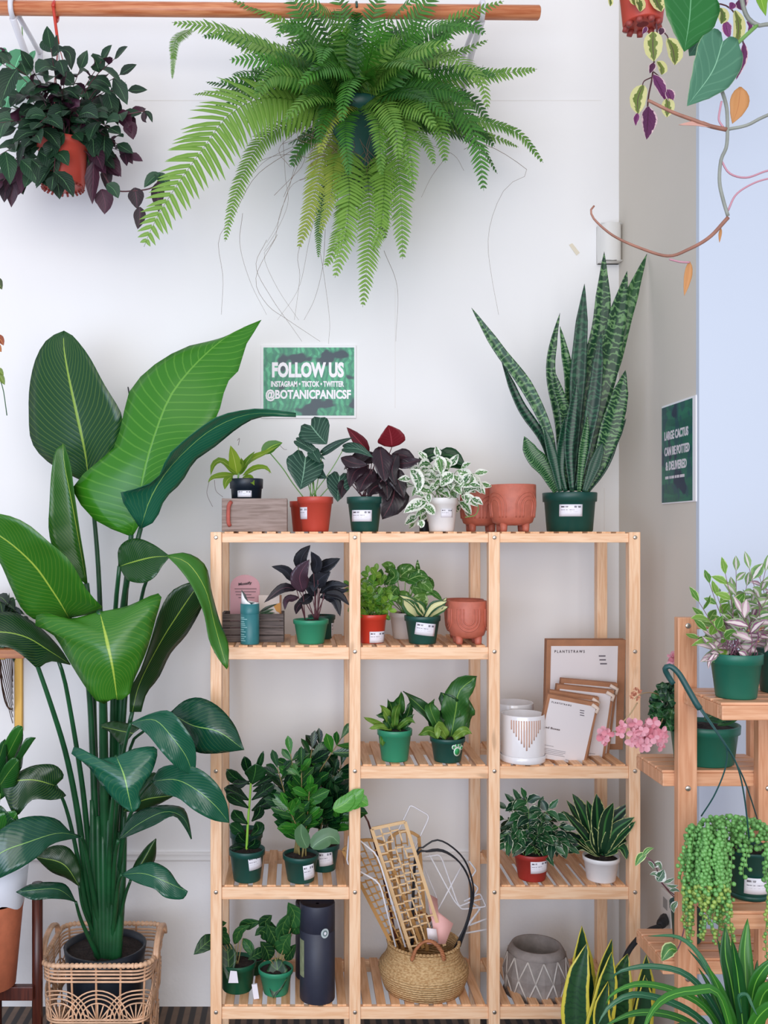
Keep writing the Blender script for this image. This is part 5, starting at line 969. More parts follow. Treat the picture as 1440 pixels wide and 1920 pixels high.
def lattice(label, p0, p1, p2, Y, cols_, rows_, seed, wmat, Yt=None, fan=1.0, bw=.0043):
    """trellis panel: p0 lower-left, p1 lower-right, p2 upper-left (px)"""
    Yt = Yt or Y; A, B_, D = P(*p0, Y), P(*p1, Y), P(*p2, Yt); U_, V_ = B_-A, D-A; nn = U_.cross(V_).normalized(); rg = random.Random(seed); u0 = U_.normalized(); v0 = V_.normalized()
    T = Thing('bamboo_trellis', label, 'trellis', A)
    def bar(m, a, b, wd, th=.0025):
        t_ = (b-a).normalized(); s_ = t_.cross(nn).normalized()*wd/2; o_ = nn*th/2
        m.add([a-s_-o_, a+s_-o_, a+s_+o_, a-s_+o_, b-s_-o_, b+s_-o_, b+s_+o_, b-s_+o_], [(0,3,2,1),(4,5,6,7),(0,1,5,4),(1,2,6,5),(2,3,7,6),(3,0,4,7)])
    def pt(u_, v_): k = (u_-.5)*(1+(fan-1)*v_)+.5; return A+U_*k+V_*v_+(V_*(.06*(1-(2*u_-1)**2)) if fan > 1 and v_ > .99 else V_*0)
    m = MB(); bar(m, pt(0, -.05), pt(0, 1), bw*2.4, .004); bar(m, pt(1, -.05), pt(1, 1), bw*2.4, .004); T.part('rail', m, wmat, smooth=False)
    m = MB(); k = 6
    for i in range(k): bar(m, pt(i/k, 1), pt((i+1)/k, 1), bw*2.2, .004)
    T.part('top_bar', m, wmat, smooth=False)
    m = MB()
    for i in range(rows_):
        for j in range(cols_):
            v_ = (i+.15*((j*7) % 3))/rows_
            if rg.random() < .88: bar(m, pt(j/cols_, v_), pt((j+1)/cols_, v_), bw)
            if j and rg.random() < .85: bar(m, pt(j/cols_, max(0, v_-.0)), pt(j/cols_, min(1, v_+1.15/rows_)), bw)
    T.part('lattice', m, wmat, smooth=False)
tw1 = plain('pale_bamboo', 'DDB98A', .5, 0, .05, 30); tw2 = plain('tan_bamboo', 'B8894F', .5, 0, .05, 30)
lattice('pale bamboo lattice trellis standing front-most in the seagrass basket', (768,1775), (830,1762), (697,1554), 2.95, 4, 14, 5, tw1, 2.93)
lattice('tan lattice trellis leaning left behind the pale one in the basket', (738,1778), (790,1768), (655,1592), 2.985, 6, 15, 8, tw2, 2.97, 1.45)
lattice('tan lattice trellis standing rear right in the basket', (755,1775), (800,1772), (735,1572), 3.01, 5, 13, 11, tw2, 3.03, 1.25)
m = MB(); TU(m, [(745, 1775, 3.0), (720, 1650, 3.0), (690, 1540, 2.97), (682, 1526, 2.97)], .0045, 3.0, r1=.003); single('wooden_stake', m, wal, 'thin brown wooden stake sticking up at the left of the basket', 'stake', P(740, 1775, 3.0))
wire = plain('white_wire', 'E9E7EA', .3)
def wires(label, paths, Y, r, mat, name, ct, grp=None):
    T = Thing(name, label, ct, P(*paths[0][0][:2], Y), grp)
    for p in paths:
        m = MB(); TU(m, p, r, Y, n=6, sm=len(p)*7); T.part('wire', m, mat)
def rr_path(pts, k=.14):            # round the corners of a polyline
    out = [pts[0]]
    for i in range(1, len(pts)-1):
        a, b, c_ = pts[i-1], pts[i], pts[i+1]; f = lambda p, q: (p[0]+(q[0]-p[0])*(1-k), p[1]+(q[1]-p[1])*(1-k)); g_ = lambda p, q: (p[0]+(q[0]-p[0])*k, p[1]+(q[1]-p[1])*k)
        out += [f(a, b), ((b[0]*2+f(a, b)[0]+g_(b, c_)[0])/4, (b[1]*2+f(a, b)[1]+g_(b, c_)[1])/4), g_(b, c_)]
    return out+[pts[-1]]
def wires2(label, polys, Y, r, grp):
    T = Thing('wire_trellis', label, 'trellis', P(*polys[0][0], Y), grp)
    for p in polys:
        q = rr_path(p); m = MB(); m.tube([P(x, y, Y) for x, y in q], r, n=6); T.part('wire', m, wire)
wires2('white wire trellis with a tilted square top rising behind the pale lattice', [[(775,1775),(725,1600),(760,1530),(770,1509),(806,1530),(775,1595),(740,1660),(790,1775)]], 3.04, .0028, None)
wires2('white wire trellis leaning left out of the basket past the shelf post', [[(742,1775),(712,1655),(650,1620),(655,1560),(708,1603),(760,1775)]], 2.92, .0028, None)
wires2('white wire trellis with crossing loops leaning right in the basket', [[(800,1775),(822,1690),(788,1608),(826,1602),(860,1700),(885,1690),(905,1685)],[(805,1602),(852,1690),(866,1705),(912,1700),(900,1675),(870,1690)],[(865,1625),(800,1745),(790,1775)]], 3.07, .0026, None)
wires2('white wire trellis with zigzag side, rightmost in the basket', [[(848,1775),(855,1760),(900,1705),(884,1690),(897,1665),(880,1650),(893,1632),(880,1615)],[(872,1750),(915,1742)],[(880,1735),(914,1722)],[(855,1765),(878,1735),(902,1702),(885,1693)]], 3.1, .0028, None)
blk = plain('black_hose', '14161C', .4)
T = Thing('wire_hoops', 'black looped hoop trellis rods arching out of the seagrass basket', 'rod', P(860, 1770, 3.0))
for p in ([(770,1775),(778,1610),(795,1588),(820,1575),(850,1590),(875,1620),(888,1670),(880,1720),(862,1775)], [(772,1775),(778,1615),(800,1596),(830,1594),(860,1615),(880,1650),(885,1690),(875,1730),(852,1778)], [(774,1775),(780,1612),(805,1597),(835,1598),(866,1622),(882,1660),(880,1710),(858,1776)]):
    m = MB(); TU(m, p, .0028, 2.985, n=8, sm=44); T.part('rod', m, blk)
T = Thing('pink_card', 'folded pink paper tag among the trellises in the basket', 'card', P(815, 1740, 2.94))
m = MB(); m.grid([[P(800,1674,3.0), P(820,1685,3.0)], [P(805,1705,2.97), P(822,1710,2.97)], [P(812,1738,2.94), P(850,1732,2.94)], [P(800,1770,2.93), P(835,1770,2.93)]]); T.part('paper', m, plain('pink_paper', 'E6AFA8', .6), solid=.001)
m = MB(); m.grid([[P(800,1740,2.92), P(818,1742,2.92)], [P(803,1768,2.93), P(822,1768,2.93)]]); T.part('folded_slip', m, plain('white_slip', 'E9DCDC', .6), solid=.001)
# faceted concrete planter
Yc_ = 3.0; s = Yc_/F; c = Vector((PX(1006, Yc_), Yc_, z5)); T = Thing('concrete_planter', 'grey concrete planter with raised diamond line pattern on the bottom shelf', 'planter', c)
kz = lambda py: PZ(py, Yc_)-z5; con = plain('concrete', '8F857E', .85, 0, .14, 35, .5); conl = plain('pale_concrete', 'C9C0B6', .8, 0, .06, 60)
lv_ = [(44*s, .0), (48*s, .006), (57*s, kz(1856)), (62*s, kz(1830)), (58*s, kz(1795)), (51*s, kz(1778)), (46*s, kz(1770)), (42*s, kz(1770)), (44*s, kz(1800)), (48*s, kz(1840)), (40*s, kz(1862)), (.01, kz(1862))]
def rz(z):
    for i in range(7):
        if lv_[i][1] <= z <= lv_[i+1][1]: t = (z-lv_[i][1])/(lv_[i+1][1]-lv_[i][1]); return lv_[i][0]+(lv_[i+1][0]-lv_[i][0])*t
    return lv_[3][0]
m = MB(); m.lathe([(.01, 0)]+lv_[:2]+[(rz(kz(1857)), kz(1857)), (rz(kz(1856))*.95, kz(1854)), (rz(kz(1830))*.95, kz(1830)), (rz(kz(1795))*.95, kz(1795)), (rz(kz(1786))*.95, kz(1786)), (rz(kz(1784))*.99, kz(1783))]+lv_[5:], c, 40); T.part('body', m, con)
m = MB(); fc_ = MB(); nd = 12; za, zb_ = kz(1855), kz(1784); zm = (za+zb_)/2
def cp(a, z, k=1.012): return Vector((c.x+rz(z)*k*math.cos(a), c.y+rz(z)*k*math.sin(a), c.z+z))
for k in range(nd):
    a0 = 2*math.pi*k/nd; dd_ = math.pi/nd; q = [cp(a0, za), cp(a0+dd_, zm), cp(a0, zb_), cp(a0-dd_, zm)]; o = cp(a0, zm, 1.03)
    for i in range(4): fc_.add([q[i], q[(i+1) % 4], o], [(0, 1, 2)])
    for za_, zs_ in ((zb_, 1), (za, -1)):
        t3 = [cp(a0, za_), cp(a0+2*dd_, za_), cp(a0+dd_, zm)]; o = cp(a0+dd_, (za_*2+zm)/3, .985)
        for i in range(3): fc_.add([t3[i], t3[(i+1) % 3], o], [(0, 1, 2) if zs_ < 0 else (1, 0, 2)])
    for d in (1, -1):
        a1 = a0+d*dd_
        for hop in ((a0, za, a1, zm), (a1, zm, a0, zb_)):
            m.tube([cp(hop[0]+(hop[2]-hop[0])*q_/6, hop[1]+(hop[3]-hop[1])*q_/6, 1.016) for q_ in (0, 6)], .0025, n=5)
T.part('facets', fc_, con, smooth=False); T.part('raised_lines', m, conl)
# ================================================================ right side: tiered stand and its plants
ST_ = Thing('tiered_plant_stand', 'tall peach-toned wooden plant stand with staggered slatted shelves at the right edge', 'plant stand', (1.05, 2.2, 0))
def bx_(name, x0, x1, y0, y1, z0_, z1_, mat, bev=.002): m = MB(); m.box(x0, x1, y0, y1, z0_, z1_); return ST_.part(name, m, mat, bevel=bev)
xa, xb = .882, 1.063; hw = .0215
bx_('post', xa-hw, xa+hw, 2.2, 2.225, 0, PZ(1158, 2.2), std_v); bx_('post', xb-hw, xb+hw, 2.2, 2.225, 0, PZ(1331, 2.2), std_v)
bx_('post', 1.125, 1.155, 2.42, 2.445, 0, PZ(1158, 2.43), std_v); bx_('post', 1.30, 1.343, 2.2, 2.225, 0, PZ(1158, 2.2), std_v)
bx_('rail', xa+hw, 1.30, 2.203, 2.221, PZ(1180, 2.2), PZ(1160, 2.2), std_h)
def tier(name_z, x0, x1, y0, y1, n):
    z = name_z
    bx_('shelf_rail', x0, x1, y0, y0+.02, z-.036, z-.006, std_h); bx_('shelf_rail', x0, x1, y1-.02, y1, z-.036, z-.006, std_h)
    bx_('side_rail', x0, x0+.02, y0+.02, y1-.02, z-.036, z-.006, std_v); bx_('side_rail', x1-.02, x1, y0+.02, y1-.02, z-.036, z-.006, std_v)
    m = MB(); k = (y1-y0)/n
    for i in range(n): m.box(x0, x1, y0+k*(i+.1), y0+k*(i+.9), z-.006, z)
    ST_.part('slats', m, std_h, bevel=.0015)
zs1, zs2, zs3, zs4 = 1.2525, PZ(1450, 2.2), .824, .63
tier(zs1, .872, 1.36, 2.0, 2.2, 4); tier(zs2, .835, 1.10, 2.225, 2.40, 4); tier(zs3, .872, 1.36, 2.0, 2.2, 4); tier(zs4, .835, 1.10, 2.225, 2.40, 4)
bx_('shelf_rail', xa+hw, 1.3, 2.225, 2.245, .50, .53, std_h)
for x, zz_ in ((xa, PZ(1165, 2.2)-.01), (xa, PZ(1478, 2.2)), (xb, PZ(1478, 2.2)), (xa, PZ(1835, 2.2)), (xb, PZ(1835, 2.2))):
    m = MB(); m.lathe([(.0005, 0), (.0045, -.0003), (.0062, -.001), (.0065, -.004)], (0, 0, 0), 12); m.v = [Vector((x+p.x, 2.196-p.z, zz_+p.y)) for p in m.v]; ST_.part('bolt', m, steel)
# tradescantia
tr = leafm('tradescantia_leaf', 'A9C48A', '6E9A5E', 'D3C8CE', .05, 0, 0, stripe=('DCD6D2', .22), edge='7FA55E', ew=.6, en=.6, back='9A5E86', rough=.4, trans=.25)
trp = leafm('tradescantia_pink', 'D8B4C0', '8E5478', 'EADCD8', .05, 0, 0, stripe=('E8D8D4', .3), edge='8FA07A', ew=.7, en=.6, back='8A3E72', rough=.4, trans=.25)
trg = leafm('tradescantia_green', '8FC04A', '5E9A3A', 'C3DB8A', .05, 0, 0, edge='B9D68A', ew=.8, en=.4, rough=.4, trans=.3)
T = potted('tradescantia', 'pink and green striped plant in a green pot, nearest the stand post', 'plant', 1380, 95, 1224, zs1, 2.07, green_pot, wb=.76, rim=.24)
ml, mp, mg, ms = MB(), MB(), MB(), MB()
for x, y, md in ((1330,1085,2),(1310,1120,2),(1320,1150,2),(1360,1068,2),(1380,1062,0),(1405,1058,0),(1435,1062,0),(1345,1110,2),(1375,1100,0),(1400,1090,0),(1425,1100,0),(1450,1090,0),(1325,1175,2),(1345,1190,1),(1365,1150,1),(1390,1140,1),(1410,1150,1),(1430,1160,1),(1335,1205,1),(1355,1215,1),(1400,1200,1),(1425,1195,1),(1440,1130,0),(1410,1120,0),(1380,1180,1),(1370,1130,0),(1310,1190,2)):
    e = P(x, y+8, 2.08+R_.uniform(-.07, .08)); b_ = T.c+Vector((R_.uniform(-.03, .03), R_.uniform(-.03, .03), 0)); vine([ml, mp, mg][md], ms, [b_, b_.lerp(e, .5)+Vector((R_.uniform(-.015, .015), -.01, 0)), e], 4, .042, .0205, pr='lance', t0=.35, droop=.15, r=.0012, camb=1.0, ang=55)
for pts, w_ in (([(1340,1225),(1330,1240),(1328,1255)],10), ([(1345,1228),(1335,1235),(1322,1240)],10), ([(1385,1222),(1395,1228),(1400,1236)],16)): PL(mp, pts, w_, 2.03)
T.part('foliage', ml, tr); T.part('pink_foliage', mp, trp); T.part('green_foliage', mg, trg); T.part('stems', ms, plain('mauve_stem', '7A5060', .5))
T = potted('tradescantia', 'striped plant in a dark green pot cut off by the right edge', 'plant', 1466, 98, 1214, zs1, 2.14, dkgreen_pot, wb=.76)
ml, ms = MB(), MB()
for x, y in ((1430,1130),(1445,1100),(1470,1090),(1438,1165),(1460,1150),(1490,1120),(1450,1190),(1432,1195),(1425,1085)):
    e = P(x, y, 2.13+R_.uniform(-.04, .04)); vine(ml, ms, [T.c, T.c.lerp(e, .5), e], 5, .036, .016, pr='lance', t0=.3, droop=.2, r=.0012)
T.part('foliage', ml, trp); T.part('stems', ms, plain('mauve_stem', '7A5060', .5))
# big pot with kalanchoe-like plant and pink blossom
T = potted('flowering_begonia', 'dark frilly-leaved plant with trailing pink flower clusters in a large green pot on the stand', 'plant', 1320, 128, 1356, zs2, 2.31, green_pot, wb=.82, rim=.22)
fl = leafm('frilly_leaf', '2F6A3A', '12382A', '6F9A5A', .05, 6, .2, rough=.4, trans=.08)
ml, ms = MB(), MB()
for i in range(70):
    x = 1230+R_.random()*60; y = 1292+R_.random()*72; yy = 2.27+R_.uniform(-.05, .05); a = R_.uniform(0, 6.28); L_ = R_.uniform(16, 26)
    PL(ml, [(x, y), (x+L_*.5*math.cos(a), y+L_*.5*math.sin(a)), (x+L_*math.cos(a)*.9, y+L_*math.sin(a)*.9)], R_.uniform(18, 28), yy, pr='round', wave=.35, fold=.4, n=Vector((R_.uniform(-.6, .6), -1, R_.uniform(-.2, .8))))
for pts, w_ in (([(1320,1350),(1345,1338),(1352,1352)],26), ([(1330,1350),(1355,1345),(1368,1358)],22), ([(1350,1355),(1378,1340),(1392,1340)],16), ([(1345,1360),(1370,1352),(1388,1346)],12)): PL(ml, pts, w_, 2.27, pr='ovate')
TU(ms, [(1290, 1370), (1265, 1345), (1240, 1330)], .003, 2.3); TU(ms, [(1240, 1305, 2.28), (1225, 1299, 2.2), (1205, 1300, 2.12), (1190, 1310, 2.08)], .0013, 2.2)
TU(ms, [(1250, 1330, 2.28), (1230, 1372, 2.15), (1200, 1385, 2.1), (1165, 1370, 2.08), (1150, 1372, 2.07)], .0012, 2.2); TU(ms, [(1195, 1318, 2.1), (1182, 1338, 2.08), (1168, 1355, 2.06), (1163, 1372, 2.06)], .0014, 2.1); TU(ms, [(1268, 1300, 2.3), (1264, 1270, 2.28), (1262, 1245, 2.26)], .0013, 2.2)
T.part('foliage', ml, fl); T.part('stems', ms, plain('tan_flower_stem', 'A88F6A', .5))
pk = leafm('pink_petal', 'F0B4C0', 'E08A98', 'D86A7A', .04, rough=.5, trans=.3)
def cluster(name, cx_, cy_, rx, ry, n, Y, mat, sz=15):
    m = MB()
    for i in range(n):
        while True:
            a, b_ = R_.uniform(-1, 1), R_.uniform(-1, 1)
            if a*a+b_*b_ < 1: break
        x, y = cx_+a*rx, cy_+b_*ry; yy = Y+R_.uniform(-.03, .03); t0 = R_.uniform(0, 6.28)
        for k in range(4):
            t1 = t0+k*math.pi/2; L_ = sz*.55*(1 if k % 2 else .75); PL(m, [(x, y), (x+L_*.5*math.cos(t1), y+L_*.5*math.sin(t1)), (x+L_*math.cos(t1), y+L_*math.sin(t1))], sz*.55*(.9 if k % 2 else .65), yy, pr='petal', rows=4, cols=4, n=Vector((R_.uniform(-.5, .5), -1, R_.uniform(-.4, .6))), fold=.35)
        m.ball(P(x, y, yy-.001), .0012, 6, 4, tone=0)
    T.part(name, m, mat)
cluster('flower_cluster', 1208, 1375, 38, 23, 34, 2.08, pk, 25); cluster('flower_cluster', 1165, 1370, 9, 9, 3, 2.06, pk, 22); cluster('flower_cluster', 1130, 1377, 13, 12, 5, 2.07, pk, 23); cluster('flower_cluster', 1262, 1239, 9, 9, 3, 2.26, pk, 22); cluster('flower_cluster', 1242, 1385, 10, 18, 5, 2.08, pk, 22); cluster('flower_cluster', 1308, 1203, 6, 8, 3, 2.4, pk, 14)
cluster('dried_flower_cluster', 1192, 1302, 9, 12, 10, 2.1, leafm('dried_petal', 'D89A78', 'B06A50', 'A86A50', .04, rough=.6), 9)
# string of pearls
T = potted('string_of_pearls', 'string-of-pearls succulent spilling from a dark green hanging pot resting on the stand', 'plant', 1404, 92, 1588, zs3+.012, 2.09, dkgreen_pot, wb=.84, rim=.1, st=(2, 1661, 52, 30))
c = T.o.location; m = MB(); m.lathe([(.01, 0), (.038, 0), (.042, .004), (.043, .012), (.02, .012)], (c.x, c.y, zs3), 32); T.part('saucer', m, dkgreen_pot)
prl = leafm('pearl_green', '3F8C3E', '1A582C', '6EA85A', .0, rough=.3, trans=.05); prp = leafm('pearl_pale', 'A3BE5E', '6E9A3E', 'A3BE5E', .0, rough=.35, trans=.1)
md, mq, ms = MB(), MB(), MB(); pr_ = 6.0*2.05/F*.72
def strand(x0, y0, x1, y1, Y, dens=7.0, low=None):
    L_ = math.hypot(x1-x0, y1-y0); n = max(3, int(L_/dens)); pts = cat([P(x0, y0, Y+.01), P(x0+(x1-x0)*.4+R_.uniform(-4, 4), y0+(y1-y0)*.45, Y), P(x1+R_.uniform(-4, 4), y0+(y1-y0)*.8, Y), P(x1, y1, Y)], n)
    ms.tube(pts, .0008, n=4); 
    for i, p in enumerate(pts):
        q = p+Vector((R_.choice([-1, 1])*R_.uniform(.2, 1.1)*pr_, R_.uniform(-.7, .4)*pr_, 0)); pale = PY_(p) > 1660 and R_.random() < .55
        (mq if pale else md).ball(q, pr_*R_.uniform(.72, 1.08)*(1 if PY_(p) < 1700 else .8), 8, 5, tone=R_.random())
def PY_(p): return CY-(p.z-H)*F/p.y
for i in range(420):           # cushion of beads on top and hanging over the rim
    a = R_.uniform(0, 6.28); rr_ = math.sqrt(R_.random()); x = 1366+82*rr_*math.cos(a); y = 1566-38*rr_*math.sin(a); yy = 2.05+R_.uniform(-.045, .045)
    if x > 1460: continue
    md.ball(P(x, y, yy), pr_*R_.uniform(.75, 1.15), 8, 5, tone=R_.random())
for i in range(62):
    x0 = 1290+R_.random()*72; y1 = 1620+R_.random()*150; y1 = min(y1, 1765); x1 = x0+R_.uniform(-10, 8)-(6 if x0 < 1310 else 0); strand(x0, 1560+R_.uniform(-15, 20), x1, y1, 2.0-.045*R_.random() if x0 > 1310 else 2.05-R_.random()*.06, 6.5)
for x0, x1, y1, yy in ((1390,1395,1645,1.99), (1397,1402,1630,1.99), (1433,1430,1650,2.0), (1436,1438,1800,1.97), (1440,1444,1740,1.97), (1350,1362,1725,1.95), (1362,1372,1760,1.96), (1355,1340,1770,1.95), (1372,1370,1700,1.97), (1345,1370,1790,1.955)): strand(x0, 1585, x1, y1, yy, 7)
pts = cat([P(1362, 1740, 1.955), P(1375, 1790, 1.95), P(1378, 1840, 1.95), P(1372, 1890, 1.95)], 16); ms.tube(pts, .0009, n=4)
for i in range(0, 16, 2): mq.ball(pts[i]+Vector((R_.choice([-1, 1])*pr_*.8, 0, 0)), pr_*.75, 8, 5, tone=R_.random())
T.part('pearl_beads', md, prl).__setitem__('kind', 'stuff'); T.part('pale_beads', mq, prp).__setitem__('kind', 'stuff'); T.part('strands', ms, stem_g)
m = MB(); hm = plain('hanger_dark_green', '1F4A48', .4)
m.tube(cat([P(1262,1282,1.98), P(1252,1266,1.98), P(1247,1254,1.975), P(1256,1249,1.97), P(1272,1262,1.965), P(1290,1292,1.96), P(1306,1320,1.955), P(1312,1328,1.955)], 26), .0055, .0065, n=8); T.part('hanger_hook', m, hm)
m = MB()
for p in ([(1308,1322,1.955),(1345,1375,1.95),(1362,1400,1.955),(1360,1440,1.97),(1340,1490,1.99),(1315,1530,2.03)], [(1311,1322,1.955),(1350,1380,1.95),(1380,1430,1.96),(1395,1490,1.98),(1405,1575,2.02)], [(1309,1325,1.955),(1355,1390,1.95),(1385,1440,1.98),(1402,1480,2.03),(1420,1535,2.12)]): TU(m, p, .0016, 2, n=6, sm=24)
T.part('hanger_wires', m, hm); m = MB(); m.box(*[v for v in (P(1397,1600,2.0).x, P(1408,1600,2.0).x)], 2.026, 2.036, PZ(1596, 2.03), PZ(1583, 2.03)); T.part('hanger_clip', m, hm, bevel=.001)
# vine on the lowest tier
T = potted('variegated_vine', 'trailing cream and green vine in a dark pot on the lowest visible stand tier', 'plant', 1288, 62, 1692, zs4, 2.33, dkgreen_pot, wb=.8)
ml, ms = MB(), MB(); vv = leafm('white_green_leaf', '6E9A6A', '4A7A5A', 'DDE6D8', .06, 0, 0, edge='E3E6DC', ew=.6, en=.5, back='9A7AA8', rough=.4, trans=.25); vg = leafm('lime_edge_leaf', '5E9A4A', '3A6A34', 'C9DB7A', .06, 0, 0, edge='CFE09A', ew=.78, en=.1, stripe=('4A8A3A', .3), rough=.4, trans=.2)
TU(ms, [(1280,1690,2.3), (1255,1670,2.2), (1238,1650,2.15), (1230,1625,2.12), (1220,1612,2.1), (1205,1605,2.1)], .0013, 2.2); TU(ms, [(1285,1695,2.3), (1262,1680,2.22), (1240,1655,2.16)], .0012, 2.2)
for pts, w_ in (([(1232,1652),(1240,1640),(1245,1630)],22), ([(1238,1645),(1228,1638),(1218,1640)],10), ([(1250,1660),(1262,1662),(1272,1660)],8), ([(1255,1670),(1266,1668),(1275,1672)],8), ([(1225,1625),(1235,1620),(1240,1632)],12), ([(1215,1615),(1222,1622),(1226,1630)],8), ([(1270,1690),(1262,1700),(1264,1712)],12), ([(1245,1655),(1258,1650),(1265,1646)],8)): PL(ml, pts, w_, 2.12)
T.part('foliage', ml, vv); mg = MB(); PL(mg, [(1212,1600),(1200,1608),(1191,1624)], 15, 2.1); PL(mg, [(1205,1604),(1215,1593),(1226,1590)], 9, 2.1); PL(mg, [(1270,1782),(1256,1780),(1240,1802)], 26, 2.14, n=Vector((0, -1, .9)))
TU(ms, [(1290,1700,2.25), (1283,1740,2.18), (1275,1770,2.15), (1268,1784,2.14)], .0013, 2.2); T.part('edged_leaves', mg, vg); T.part('stems', ms, plain('mauve_stem', '7A5060', .5))
# yellow-edged snake plant in front of the shelf
ys = leafm('yellow_edge_leaf', '3A6A38', '1F4A2E', '3A6A38', .005, 0, 0, edge='D3C544', ew=.74, en=.08, bands='1E4028', bn=24, rough=.35, trans=.08)
T = Thing('yellow_edged_snake_plant', 'snake plant with yellow leaf margins standing before the right foot of the shelf', 'plant', (PX(1140, 2.5), 2.5, 0))
zp = .17; m = simple_pot(Vector((PX(1140, 2.5), 2.5, 0)), .105, .08, zp+.03, .2); T.part('pot', m, dkgreen_pot); T.part('soil', soil_disc((PX(1140, 2.5), 2.5, zp+.01), .095), soil)
for i, (pts, w_, yy) in enumerate((([(1110,2060),(1095,1900),(1088,1810),(1091,1736)],52,2.54), ([(1100,2060),(1082,1950),(1082,1850),(1101,1768)],46,2.44), ([(1125,2060),(1120,1920),(1130,1820),(1147,1761)],48,2.5), ([(1140,2060),(1150,1940),(1160,1850),(1177,1788)],56,2.52), ([(1160,2060),(1180,1960),(1200,1880),(1212,1790)],50,2.55), ([(1118,2060),(1112,1960),(1130,1880),(1147,1785)],44,2.42), ([(1150,2060),(1180,1980),(1200,1900),(1209,1828)],50,2.46), ([(1090,2060),(1078,1980),(1072,1930),(1075,1870)],30,2.47), ([(1135,2060),(1140,1980),(1125,1900),(1140,1840)],36,2.4))):
    m = MB(); PL(m, pts, w_*1.15, yy, pr='sword', fold=.4, rows=22, cols=6, n=Vector((R_.uniform(-.5, .5), -1, .1))); T.part('leaf', m, ys, solid=.002)
# arching green plant at lower right, in a tall planter
T = Thing('spider_plant', 'arching strap-leaved green plant in the lower right corner in front of the stand', 'plant', (PX(1395, 1.75), 1.75, 0))
cx_, cy_ = PX(1395, 1.75), 1.75; m = MB(); m.lathe([(.08, 0), (.085, .01), (.11, .56), (.113, .60), (.103, .60), (.1, .55)], (cx_, cy_, 0), 40); T.part('planter', m, plain('grey_planter', '8A8A88', .6)); T.part('soil', soil_disc((cx_, cy_, .585), .1), soil)
sg = leafm('strap_green', '3F8C2C', '175A24', '7FC04A', .1, rough=.35, trans=.2); sb = leafm('strap_blue_green', '4A8A5A', '2A6A44', '7FB08A', .06, rough=.3, trans=.1)
for pts, w_, mt, ya_, yb_ in (([(1395,2010),(1345,1860),(1310,1790),(1270,1757),(1215,1755)],11,sb,1.75,1.9), ([(1390,2010),(1345,1900),(1290,1830),(1220,1812),(1160,1822),(1148,1840)],13,sb,1.75,1.8), ([(1390,2010),(1330,1900),(1270,1860),(1200,1845),(1150,1862),(1135,1885)],14,sg,1.75,1.7), ([(1390,2020),(1350,1870),(1300,1858),(1250,1870),(1220,1900),(1200,1950)],17,sg,1.7,1.6),
    ([(1385,2020),(1330,1930),(1270,1885),(1190,1865),(1140,1890),(1120,1925)],14,sb,1.75,1.72), ([(1385,2020),(1320,1940),(1260,1905),(1190,1900),(1130,1925)],15,sg,1.74,1.7), ([(1390,2010),(1360,1880),(1320,1815),(1290,1780)],10,sb,1.78,1.9), ([(1395,2000),(1370,1870),(1355,1800),(1345,1760)],16,sg,1.75,1.78), ([(1398,2000),(1372,1850),(1360,1790),(1360,1735)],34,sg,1.74,1.76), ([(1402,2000),(1398,1840),(1396,1780),(1402,1722)],32,sg,1.76,1.8), ([(1400,2000),(1385,1850),(1378,1800),(1372,1760)],26,sg,1.72,1.7),
    ([(1405,2000),(1410,1870),(1430,1820),(1465,1790)],28,sg,1.74,1.7), ([(1405,2000),(1425,1880),(1450,1850),(1490,1840)],30,sg,1.73,1.66), ([(1400,2010),(1410,1930),(1440,1890),(1480,1880)],26,sg,1.7,1.62), ([(1395,2010),(1375,1930),(1350,1860),(1325,1810)],22,sg,1.72,1.7), ([(1390,2010),(1350,1930),(1320,1880),(1300,1850)],18,sg,1.76,1.8), ([(1380,2020),(1340,1950),(1290,1925),(1240,1935)],18,sg,1.7,1.6), ([(1385,2020),(1330,1960),(1280,1940),(1230,1950),(1190,1990)],16,sb,1.7,1.6),
    ([(1395,2000),(1400,1900),(1415,1850),(1420,1800)],20,sg,1.78,1.84), ([(1390,1900),(1385,1870),(1400,1865),(1410,1885),(1420,1905)],7,sb,1.68,1.64), ([(1388,2010),(1352,1900),(1330,1850),(1310,1815)],14,sg,1.8,1.85)):
    m = MB(); PL(m, pts, w_, ya_, yb_, pr='strap', fold=.35, rows=20, cols=4, n=Vector((0, -.9, .8))); T.part('leaf', m, mt, solid=.0012)

# ================================================================ top right hanging plants
T = Thing('hanging_plant', 'hanging red pot with yellow-edged purple-backed leaves at the top right corner', 'hanging plant', P(1205, 50, 2.35))
Yq = 2.35; c = P(1205, 46, Yq); po = T.part('pot', simple_pot(c, .060, .046, .12), red_pot)
m = MB()
for i in range(9): a = i*math.pi*2/9; m.tube([c+Vector((.036*math.cos(a), .036*math.sin(a), .002)), c+Vector((.041*math.cos(a), .041*math.sin(a), -.011))], .0085, .0065, n=10)
T.part('drain_feet', m, plain('red_feet', '9A4038', .5)); m = MB(); top = P(1205, -190, Yq)
for a in (30, 150, 270): m.tube([top, c+Vector((.055*math.cos(math.radians(a)), .055*math.sin(math.radians(a)), .118))], .0016, n=5)
m.tube([top, top+Vector((0, 0, 1.2))], .003, n=6); T.part('hanger_wires', m, red_pot)
yv = leafm('yellow_edge_round', '8FA04A', '6E8A3A', '5E3A44', .06, 0, 0, edge='E3DF9A', ew=.42, en=.5, rough=.4, trans=.3); pv = leafm('purple_variegated', '8A3A7A', '4A1E3A', '4A1436', .07, 7, .4, edge='E8C8C8', ew=.78, en=.3, rough=.45, trans=.2)
ml, mp, ms = MB(), MB(), MB()
